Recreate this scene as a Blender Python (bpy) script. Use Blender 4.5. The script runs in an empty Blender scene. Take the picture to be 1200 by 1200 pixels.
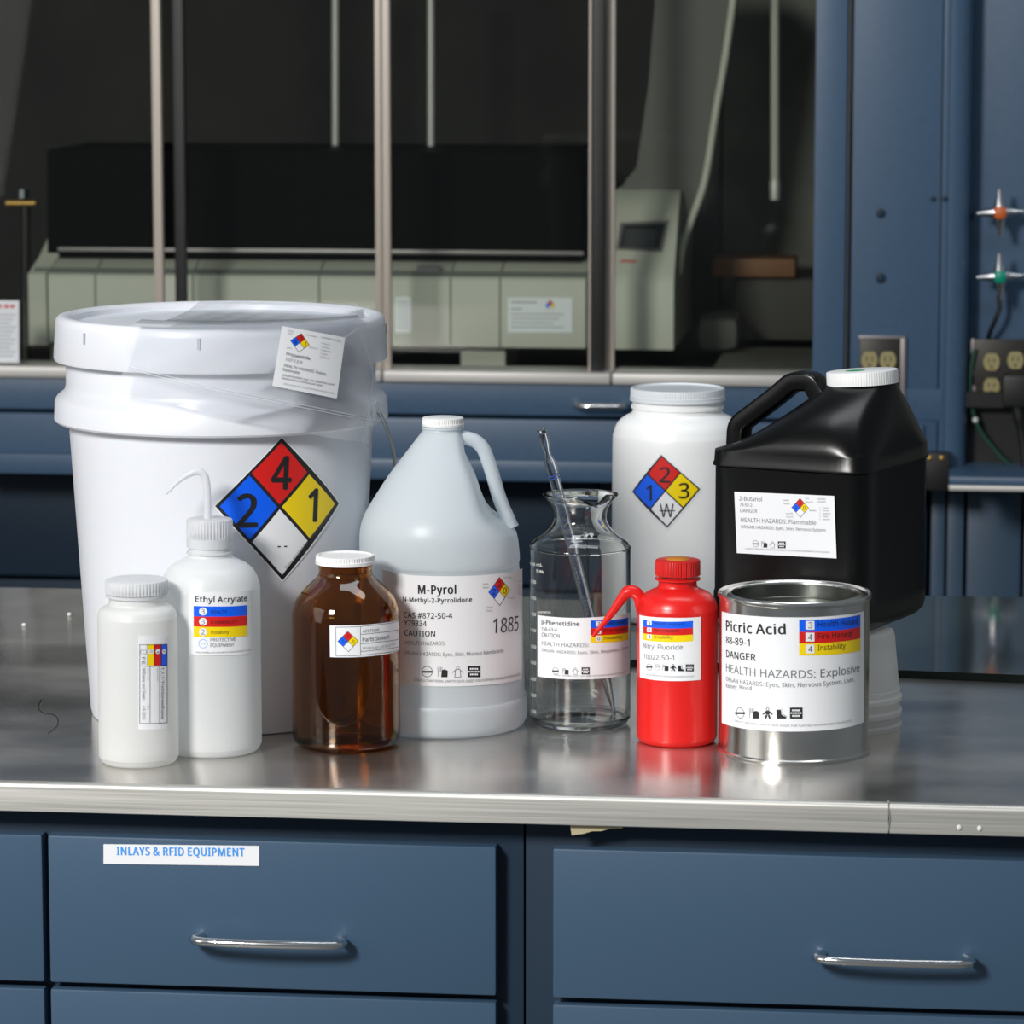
import bpy, bmesh, math, random
from mathutils import Vector, Matrix
random.seed(7)
sc = bpy.context.scene
COL = sc.collection
# ------------------------------------------------------------------ camera
F = 4400.0                      # focal length in pixels of the 1200 px frame
CT = 0.90                       # worktop height
PSI = math.radians(6.6)
PIT = math.radians(7.96)
fwd = Vector((-math.sin(PSI)*math.cos(PIT), math.cos(PSI)*math.cos(PIT), -math.sin(PIT)))
rgt = Vector((math.cos(PSI), math.sin(PSI), 0))
upv = rgt.cross(fwd)
CAM = Vector((3.106*math.sin(PSI), -3.106*math.cos(PSI), CT+0.675))
cd = bpy.data.cameras.new('camera'); cam = bpy.data.objects.new('camera', cd); COL.objects.link(cam)
cd.sensor_width = 36; cd.lens = 36*F/1200
m3 = Matrix((rgt, upv, -fwd)).transposed()
cam.matrix_world = Matrix.Translation(CAM) @ m3.to_4x4()
cd.clip_start = .05; cd.clip_end = 60
cd.dof.use_dof = True; cd.dof.focus_distance = 3.45; cd.dof.aperture_fstop = 13
sc.camera = cam
sc.view_settings.view_transform = 'Standard'; sc.view_settings.look = 'None'
sc.view_settings.gamma = 1; sc.view_settings.use_curve_mapping = False
sc.view_settings.exposure = 0.1
# ------------------------------------------------------------------ light
w = bpy.data.worlds.new('room_light'); sc.world = w; w.use_nodes = True
w.node_tree.nodes['Background'].inputs[0].default_value = (.80, .90, 1.0, 1)
w.node_tree.nodes['Background'].inputs[1].default_value = .17
def area(name, loc, aim, sx, sy, power, col=(1, 1, 1)):
    l = bpy.data.lights.new(name, 'AREA'); l.shape = 'RECTANGLE'; l.size = sx; l.size_y = sy
    l.energy = power; l.color = col
    o = bpy.data.objects.new(name, l); COL.objects.link(o); o.location = loc
    o.rotation_euler = (Vector(aim)-Vector(loc)).to_track_quat('-Z', 'Y').to_euler()
    return o
area('softbox_key', (-1.45, -2.65, 2.65), (0, .3, 1.0), .65, .65, 122, (1, .98, .95))
area('softbox_fill', (-2.35, -1.25, 1.75), (.2, .3, 1.05), 1.3, 1.5, 9, (1, .99, .97))
area('ceiling_lamp', (.3, .2, 3.1), (.3, .6, .9), 1.6, .5, 14, (.92, .97, 1))
# ------------------------------------------------------------------ materials
def nt(m): m.use_nodes = True; return m.node_tree
def pri(name, col, rough=.5, metal=0., **k):
    m = bpy.data.materials.new(name); t = nt(m); b = t.nodes['Principled BSDF']
    b.inputs['Base Color'].default_value = (*col, 1); b.inputs['Roughness'].default_value = rough
    b.inputs['Metallic'].default_value = metal
    for a, v in k.items():
        b.inputs[a.replace('_', ' ')].default_value = v
    return m
def node(t, ty, **k):
    n = t.nodes.new(ty)
    for a, v in k.items(): setattr(n, a, v)
    return n
def noise_bump(m, scale=(1, 1, 1), freq=40, strength=.2, dist=.001, rough=None, colvar=None, detail=3):
    t = m.node_tree; b = t.nodes['Principled BSDF']
    tc = node(t, 'ShaderNodeTexCoord'); mp = node(t, 'ShaderNodeMapping'); mp.inputs['Scale'].default_value = scale
    t.links.new(tc.outputs['Object'], mp.inputs[0])
    n = node(t, 'ShaderNodeTexNoise'); n.inputs['Scale'].default_value = freq; n.inputs['Detail'].default_value = detail
    t.links.new(mp.outputs[0], n.inputs['Vector'])
    if strength:
        bp = node(t, 'ShaderNodeBump'); bp.inputs['Strength'].default_value = strength; bp.inputs['Distance'].default_value = dist
        t.links.new(n.outputs[0], bp.inputs['Height']); t.links.new(bp.outputs[0], b.inputs['Normal'])
    if rough:
        r = node(t, 'ShaderNodeMapRange'); r.inputs[1].default_value = .3; r.inputs[2].default_value = .7
        r.inputs[3].default_value = rough[0]; r.inputs[4].default_value = rough[1]
        t.links.new(n.outputs[0], r.inputs[0]); t.links.new(r.outputs[0], b.inputs['Roughness'])
    if colvar:
        r = node(t, 'ShaderNodeValToRGB'); r.color_ramp.elements[0].position = .3; r.color_ramp.elements[1].position = .7
        r.color_ramp.elements[0].color = (*colvar[0], 1); r.color_ramp.elements[1].color = (*colvar[1], 1)
        t.links.new(n.outputs[0], r.inputs[0]); t.links.new(r.outputs[0], b.inputs['Base Color'])
    return m
def milky(name, col, transp, transl, rough=.35):
    """thin blow-moulded plastic wall: diffuse + light through the wall + a little see-through + gloss"""
    m = bpy.data.materials.new(name); t = nt(m); b = t.nodes['Principled BSDF']
    b.inputs['Base Color'].default_value = (*col, 1); b.inputs['Roughness'].default_value = rough
    out = t.nodes['Material Output']
    tr = node(t, 'ShaderNodeBsdfTranslucent'); tr.inputs[0].default_value = (*col, 1)
    tp = node(t, 'ShaderNodeBsdfTransparent'); tp.inputs[0].default_value = (*col, 1)
    m1 = node(t, 'ShaderNodeMixShader'); m1.inputs[0].default_value = transl
    m2 = node(t, 'ShaderNodeMixShader'); m2.inputs[0].default_value = transp
    t.links.new(b.outputs[0], m1.inputs[1]); t.links.new(tr.outputs[0], m1.inputs[2])
    t.links.new(m1.outputs[0], m2.inputs[1]); t.links.new(tp.outputs[0], m2.inputs[2])
    t.links.new(m2.outputs[0], out.inputs[0])
    return m
def film(name, tint, fac, haze, rough=.1, bump=0., bscale=12):
    """thin clear sheet: see-through with Fresnel gloss and a little haze"""
    m = bpy.data.materials.new(name); t = nt(m); t.nodes.remove(t.nodes['Principled BSDF'])
    out = t.nodes['Material Output']
    tp = node(t, 'ShaderNodeBsdfTransparent'); tp.inputs[0].default_value = (*tint, 1)
    df = node(t, 'ShaderNodeBsdfDiffuse'); df.inputs[0].default_value = (.8, .82, .85, 1)
    gl = node(t, 'ShaderNodeBsdfGlossy'); gl.inputs['Roughness'].default_value = rough
    fr = node(t, 'ShaderNodeFresnel'); fr.inputs[0].default_value = fac
    m1 = node(t, 'ShaderNodeMixShader'); m1.inputs[0].default_value = haze
    m2 = node(t, 'ShaderNodeMixShader')
    t.links.new(tp.outputs[0], m1.inputs[1]); t.links.new(df.outputs[0], m1.inputs[2])
    t.links.new(fr.outputs[0], m2.inputs[0]); t.links.new(m1.outputs[0], m2.inputs[1]); t.links.new(gl.outputs[0], m2.inputs[2])
    t.links.new(m2.outputs[0], out.inputs[0])
    if bump:
        tc = node(t, 'ShaderNodeTexCoord'); n = node(t, 'ShaderNodeTexNoise'); n.inputs['Scale'].default_value = bscale
        n.inputs['Detail'].default_value = 2
        mp = node(t, 'ShaderNodeMapping'); mp.inputs['Rotation'].default_value = (0, .3, .2); mp.inputs['Scale'].default_value = (.35, 1, 1.6)
        t.links.new(tc.outputs['Object'], mp.inputs[0]); t.links.new(mp.outputs[0], n.inputs['Vector'])
        bp = node(t, 'ShaderNodeBump'); bp.inputs['Strength'].default_value = bump; bp.inputs['Distance'].default_value = .02
        t.links.new(n.outputs[0], bp.inputs['Height'])
        for q in (gl, fr, df): t.links.new(bp.outputs[0], q.inputs['Normal'])
    return m
def glassm(name, col, rough=0., ior=1.47):
    return pri(name, col, rough, 0, Transmission_Weight=1., IOR=ior)
def steel(name, base, r0, r1, scale, strength=.15, aniso=.0):
    m = pri(name, base, .25, 1.)
    noise_bump(m, scale, 1, strength, .0006, (r0, r1), None, 4)
    return m

def worktop_steel():
    m = pri('brushed_steel', (.55, .545, .53), .25, 1.)
    t = m.node_tree; b = t.nodes['Principled BSDF']
    tc = node(t, 'ShaderNodeTexCoord')
    def ns(scale, freq, det=3):
        mp = node(t, 'ShaderNodeMapping'); mp.inputs['Scale'].default_value = scale
        t.links.new(tc.outputs['Object'], mp.inputs[0])
        n = node(t, 'ShaderNodeTexNoise'); n.inputs['Scale'].default_value = freq; n.inputs['Detail'].default_value = det
        t.links.new(mp.outputs[0], n.inputs['Vector']); return n
    brush = ns((3, 500, 100), 1, 4); blot = ns((1, 1.6, 1), 5, 5); fine = ns((14, 160, 40), 1, 2)
    bp = node(t, 'ShaderNodeBump'); bp.inputs['Strength'].default_value = .20; bp.inputs['Distance'].default_value = .0003
    t.links.new(brush.outputs[0], bp.inputs['Height'])
    bp2 = node(t, 'ShaderNodeBump'); bp2.inputs['Strength'].default_value = .05; bp2.inputs['Distance'].default_value = .0004
    t.links.new(fine.outputs[0], bp2.inputs['Height']); t.links.new(bp.outputs[0], bp2.inputs['Normal'])
    t.links.new(bp2.outputs[0], b.inputs['Normal'])
    r = node(t, 'ShaderNodeMapRange'); r.inputs[1].default_value = .3; r.inputs[2].default_value = .7
    r.inputs[3].default_value = .18; r.inputs[4].default_value = .27
    t.links.new(blot.outputs[0], r.inputs[0]); t.links.new(r.outputs[0], b.inputs['Roughness'])
    c = node(t, 'ShaderNodeValToRGB'); c.color_ramp.elements[0].color = (.60, .575, .54, 1); c.color_ramp.elements[1].color = (.70, .675, .64, 1)
    c.color_ramp.elements[0].position = .35; c.color_ramp.elements[1].position = .65
    t.links.new(blot.outputs[0], c.inputs[0]); t.links.new(c.outputs[0], b.inputs['Base Color'])
    b.inputs['Anisotropic'].default_value = .85
    tg = node(t, 'ShaderNodeTangent', direction_type='UV_MAP', uv_map='grain'); t.links.new(tg.outputs[0], b.inputs['Tangent'])
    return m
M = {}
M['steel'] = worktop_steel()
M['edge_steel'] = steel('edge_steel', (.66, .65, .61), .45, .6, (4, 300, 300), .3)
M['tin'] = noise_bump(pri('tinplate', (.70, .69, .66), .2, 1.), (60, 60, 3), 1, .05, .0005)
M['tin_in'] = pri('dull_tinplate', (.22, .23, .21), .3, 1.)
M['chrome'] = pri('chrome', (.8, .8, .8), .12, 1.)
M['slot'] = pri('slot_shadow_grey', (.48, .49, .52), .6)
M['wire'] = pri('galvanised_wire', (.55, .55, .53), .35, .9)
M['alu'] = noise_bump(pri('aluminium', (.60, .58, .55), .45, .3), (1, 1, 1), 30, .05, .001)
M['alu_strip'] = pri('beige_aluminium', (.50, .44, .38), .45, .2)
M['bucket'] = noise_bump(pri('white_bucket_plastic', (.71, .73, .78), .32, Subsurface_Weight=.15, Subsurface_Scale=.01), (1, 1, 1), 25, .06, .002)
M['white_hdpe'] = noise_bump(pri('white_jar_plastic', (.91, .92, .92), .4), (1, 1, 1), 60, .05, .001)
M['white_cap'] = pri('white_cap_plastic', (.82, .83, .83), .4)
M['white_lid'] = pri('white_enamelled_lid', (.70, .74, .78), .3)
M['milk_a'] = milky('milky_polyethylene', (.93, .95, .96), .10, .35)
M['milk_b'] = milky('cloudy_polyethylene', (.95, .96, .95), .13, .40)
M['milk_c'] = milky('clear_cloudy_polyethylene', (.90, .91, .93), .30, .35)
M['milk_jug'] = milky('jug_polyethylene', (.84, .90, .94), .12, .42)
M['tub'] = milky('tub_polypropylene', (.97, .97, .96), .10, .62)
M['red'] = noise_bump(pri('red_polyethylene', (.72, .012, .010), .30), (1, 1, 1), 80, .04, .001)
M['red_cap'] = pri('red_cap_plastic', (.60, .012, .010), .38)
M['black'] = noise_bump(pri('black_polyethylene', (.002, .002, .002), .25, Specular_IOR_Level=.3), (1, 1, 1), 160, .06, .0008, None)
M['amber'] = glassm('amber_glass', (.56, .27, .045), 0., 1.5)
M['glass'] = glassm('clear_glass', (.97, .985, .97))
M['pip'] = glassm('pipette_glass', (.96, .97, .98))
M['bag'] = film('polythene_film', (.94, .95, .97), 1.2, .18, .25, .13, 16)
M['zip'] = film('zip_and_fold_film', (.9, .92, .95), 1.5, .45, .2)
M['pane'] = film('sash_glass', (.93, .95, .93), 1.25, .002, .02)
M['sheet'] = pri('dark_green_glass', (.055, .068, .064), .06, 0, IOR=1.55)
M['sheet_edge'] = pri('glass_edge', (.004, .012, .007), .15)
M['blue'] = noise_bump(pri('blue_enamel', (.056, .110, .19), .40), (1, 1, 1), 90, .05, .001, None, ((.054, .106, .182), (.060, .116, .200)))
M['navy'] = pri('navy_shade_enamel', (.012, .028, .052), .5, Specular_IOR_Level=.25)  # dark blue; on the hood cabinet the shade is put into this colour
M['drawer'] = pri('drawer_blue_enamel', (.046, .092, .155), .38)
M['dark'] = pri('black_metal', (.006, .006, .007), .5)
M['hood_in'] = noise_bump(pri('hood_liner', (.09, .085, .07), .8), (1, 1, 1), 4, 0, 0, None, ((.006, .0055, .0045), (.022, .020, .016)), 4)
M['instr'] = pri('grey_green_casing', (.52, .52, .44), .5)
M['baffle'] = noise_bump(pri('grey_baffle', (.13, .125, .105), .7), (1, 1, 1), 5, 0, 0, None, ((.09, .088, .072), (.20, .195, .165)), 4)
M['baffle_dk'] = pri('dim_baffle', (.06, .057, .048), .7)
M['housing'] = pri('dim_grey_housing', (.10, .10, .085), .6)
M['instr_dk'] = pri('casing_gap', (.10, .115, .10), .6)
M['smoke'] = pri('smoked_cover', (.0015, .0015, .0015), .5, Specular_IOR_Level=.02)
M['screen'] = pri('dark_display', (.03, .035, .035), .2)
M['rust'] = pri('brown_wood', (.22, .09, .03), .6)
M['brass'] = pri('brass', (.5, .3, .08), .35, .8)
M['recept'] = pri('olive_receptacle', (.36, .31, .14), .5)
M['plate'] = pri('dark_bronze_plate', (.035, .032, .028), .4, .5)
M['frame'] = pri('frame_and_lit_edge', (.30, .27, .27), .4, .5)
M['orange'] = pri('orange_button', (.65, .14, .03), .4)
M['green'] = pri('green_button', (.0, .30, .20), .4)
M['gdot'] = pri('green_sticker', (.0, .32, .10), .5)
M['odot'] = pri('ochre_print', (.50, .17, .01), .6)
M['rubber'] = pri('black_rubber', (.008, .008, .008), .5)
M['gwire'] = pri('green_wire', (.01, .06, .035), .45)
M['floor'] = noise_bump(pri('grey_vinyl_floor', (.14, .14, .13), .5), (1, 1, 1), 6, 0, 0, None, ((.10, .10, .09), (.18, .18, .17)), 5)
M['wall'] = pri('painted_wall', (.35, .35, .33), .8)
M['tape'] = pri('masking_tape', (.48, .42, .26), .8)
M['crumb'] = pri('white_pellet', (.75, .75, .72), .6)
M['liquid'] = glassm('clear_liquid', (.97, .97, .93), 0, 1.34)
# print inks
M['paper'] = pri('label_paper', (.85, .87, .90), .45)
M['paper2'] = pri('translucent_label_paper', (.78, .78, .80), .45)
M['k'] = pri('black_ink', (.01, .01, .012), .5)
M['gk'] = pri('grey_ink', (.16, .16, .17), .5)
M['lk'] = pri('light_grey_ink', (.33, .34, .36), .5)
M['pb'] = pri('blue_ink', (.0, .115, .90), .4)
M['pr'] = pri('red_ink', (.68, .012, .010), .4)
M['py'] = pri('yellow_ink', (.92, .68, .0), .4)
M['pw'] = pri('white_ink', (.80, .80, .80), .4)
M['sky'] = pri('light_blue_ink', (.04, .32, .90), .5)
M['wprint'] = pri('white_enamel_print', (.8, .8, .76), .5)
M['bprint'] = pri('blue_enamel_print', (.03, .08, .4), .5)
# ------------------------------------------------------------------ projection helpers
def ray(px, py): return (fwd + rgt*((px-600)/F) + upv*((600-py)/F))
def gpt(px, py, z=CT):
    d = ray(px, py); return CAM + d*((z-CAM.z)/d.z)
def ypt(px, py, Y):
    d = ray(px, py); return CAM + d*((Y-CAM.y)/d.y)
HF = Vector((-math.sin(PSI), math.cos(PSI), 0))
class Ax:
    """vertical axis of a round thing; r()/z() turn photo sizes into metres at its distance"""
    def __init__(s, xc, ybase, z0=CT):
        p = gpt(xc, ybase, z0); s.c = Vector((p.x, p.y, 0)); s.z0 = z0; s.xc = xc
        d = s.c - Vector((CAM.x, CAM.y, 0)); s.to = -d.normalized(); s.ri = Vector((-s.to.y, s.to.x, 0))
        if s.ri.dot(rgt) < 0: s.ri = -s.ri
    def zof(s, y, c=None):
        c = s.c if c is None else c
        k = (600-y)/F; v = Vector((c.x-CAM.x, c.y-CAM.y, 0))
        # (v.up + (z-cz) up.z) = k (v.f + (z-cz) f.z)
        return CAM.z + (k*v.dot(fwd)-v.dot(upv))/(upv.z-k*fwd.z)
    def zc(s, z): return (Vector((s.c.x, s.c.y, z))-CAM).dot(fwd)
    def r(s, half, y): return half*s.zc(s.zof(y))/F
    def prof(s, pts, inset=0): return [(max(s.r(h, y)-inset, 0), s.zof(y)) for h, y in pts]
    def P(s, x, y, depth=0):
        z = s.zof(y); q = s.c + s.ri*((x-s.xc)*s.zc(z)/F) - s.to*depth
        return Vector((q.x, q.y, z))
# ------------------------------------------------------------------ object helpers
def mesh_obj(name, bm, mats, parent=None, smooth=True, root=None):
    if not isinstance(mats, (list, tuple)): mats = [mats]
    off = Vector((0, 0, 0))
    p = parent
    while p is not None and p.parent: p = p.parent
    if p is not None: off = p.location.copy()
    elif root is not None: off = Vector(root)
    bmesh.ops.translate(bm, verts=bm.verts, vec=-off)
    me = bpy.data.meshes.new(name); bm.to_mesh(me); bm.free()
    for m in mats: me.materials.append(m)
    if smooth:
        for f in me.polygons: f.use_smooth = True
        try: me.set_sharp_from_angle(angle=math.radians(38))
        except Exception: pass
    o = bpy.data.objects.new(name, me); COL.objects.link(o)
    if parent: o.parent = parent
    else: o.location = off
    return o
def thing(name, label, cat, loc, group=None):
    o = bpy.data.objects.new(name, None); o.empty_display_size = .02; COL.objects.link(o); o.location = loc
    o['label'] = label; o['category'] = cat
    if group: o['group'] = group
    return o
def tag(o, label, cat, group=None, kind=None):
    o['label'] = label; o['category'] = cat
    if group: o['group'] = group
    if kind: o['kind'] = kind
    return o
def lathe(c, prof, n=72, cap0=True, cap1=True, bm=None, mod=None):
    bm = bm or bmesh.new(); rings = []
    for r, z in prof:
        ring = []
        for i in range(n):
            a = 2*math.pi*i/n; rr = r
            if mod: rr, zz = mod(r, z, a)
            else: zz = z
            ring.append(bm.verts.new((c.x+rr*math.cos(a), c.y+rr*math.sin(a), zz)))
        rings.append(ring)
    for a, b in zip(rings, rings[1:]):
        for i in range(n):
            j = (i+1) % n; bm.faces.new((a[i], a[j], b[j], b[i]))
    if cap0: bm.faces.new(list(reversed(rings[0])))
    if cap1: bm.faces.new(rings[-1])
    bmesh.ops.recalc_face_normals(bm, faces=bm.faces)
    return bm
def smoothprof(p, k=4):
    out = []
    for i in range(len(p)-1):
        p0 = p[max(i-1, 0)]; p1 = p[i]; p2 = p[i+1]; p3 = p[min(i+2, len(p)-1)]
        for j in range(k):
            t = j/k; q = []
            for a, b, c, d in zip(p0, p1, p2, p3):
                q.append(.5*((2*b)+(-a+c)*t+(2*a-5*b+4*c-d)*t*t+(-a+3*b-3*c+d)*t**3))
            out.append(tuple(q))
    out.append(p[-1]); return out
def ribcap(c, r, z0, z1, ribs=60, dep=.0008, top=.0015, recess=.0, tilt=None, plain0=0., plain1=0.):
    """ribbed screw cap, z0..z1"""
    n = ribs*4; bm = bmesh.new(); rings = []
    def ring(rad, z, rib):
        v = []
        for i in range(n):
            a = 2*math.pi*i/n; rr = rad - (dep if (rib and i % 4 in (0, 1)) else 0)
            v.append(bm.verts.new((c.x+rr*math.cos(a), c.y+rr*math.sin(a), z)))
        rings.append(v)
    if plain0: ring(r+.0004, z0, 0); ring(r+.0004, z0+plain0, 0); ring(r, z0+plain0+.0003, 1)
    else: ring(r, z0, 1)
    ring(r, z1-top-plain1, 1)
    if plain1: ring(r, z1-top-plain1+.0003, 0); ring(r, z1-top, 0)
    ring(r-top*.35, z1-top*.3, 0); ring(r-top, z1, 0)
    if recess: ring(r-top-.002, z1, 0); ring(r-top-.003, z1-recess, 0)
    for a, b in zip(rings, rings[1:]):
        for i in range(n):
            j = (i+1) % n; bm.faces.new((a[i], a[j], b[j], b[i]))
    bm.faces.new(list(reversed(rings[0]))); bm.faces.new(rings[-1])
    bmesh.ops.recalc_face_normals(bm, faces=bm.faces)
    if tilt: bmesh.ops.rotate(bm, verts=bm.verts, cent=(c.x, c.y, z0), matrix=tilt)
    return bm
def tube(pts, rad, n=12, bm=None, closed=False, flat=None):
    """swept tube; rad number or list; flat=(axis, factor) widens the section along an axis"""
    bm = bm or bmesh.new(); pts = [Vector(p) for p in pts]; rings = []
    if not isinstance(rad, (list, tuple)): rad = [rad]*len(pts)
    t0 = (pts[1]-pts[0]).normalized(); nrm = t0.orthogonal().normalized()
    if flat: nrm = (flat[0]-t0*flat[0].dot(t0)).normalized()
    for i, p in enumerate(pts):
        t = (pts[min(i+1, len(pts)-1)]-pts[max(i-1, 0)]).normalized()
        nrm = (nrm-t*nrm.dot(t)).normalized(); bn = t.cross(nrm)
        ring = []
        for k in range(n):
            a = 2*math.pi*k/n
            ca, sa = math.cos(a), math.sin(a)
            if flat and flat[2]:   # rounded rectangle
                q = .35; ca = math.copysign(abs(ca)**q, ca); sa = math.copysign(abs(sa)**q, sa)
            ring.append(bm.verts.new(p+nrm*(ca*rad[i]*(flat[1] if flat else 1))+bn*(sa*rad[i])))
        rings.append(ring)
    for a, b in zip(rings, rings[1:]):
        for k in range(n):
            j = (k+1) % n; bm.faces.new((a[k], a[j], b[j], b[k]))
    bm.faces.new(list(reversed(rings[0]))); bm.faces.new(rings[-1])
    bmesh.ops.recalc_face_normals(bm, faces=bm.faces)
    return bm
def catmull(pts, k=6): return [Vector(q) for q in smoothprof([tuple(p) for p in pts], k)]
def box(x0, x1, y0, y1, z0, z1, bev=0, bm=None):
    nb = bmesh.new()
    r = bmesh.ops.create_cube(nb, size=1)
    for v in nb.verts:
        v.co = Vector((x0+(v.co.x+.5)*(x1-x0), y0+(v.co.y+.5)*(y1-y0), z0+(v.co.z+.5)*(z1-z0)))
    if bev: bmesh.ops.bevel(nb, geom=list(nb.edges), offset=bev, segments=2, affect='EDGES', profile=.6)
    if bm is None: return nb
    me = bpy.data.meshes.new('tmp'); nb.to_mesh(me); nb.free(); bm.from_mesh(me); bpy.data.meshes.remove(me)
    return bm
def disc(c, r, z, n=32, bm=None):
    bm = bm or bmesh.new(); bm.faces.new([bm.verts.new((c.x+r*math.cos(2*math.pi*i/n), c.y+r*math.sin(2*math.pi*i/n), z)) for i in range(n)])
    return bm
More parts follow.
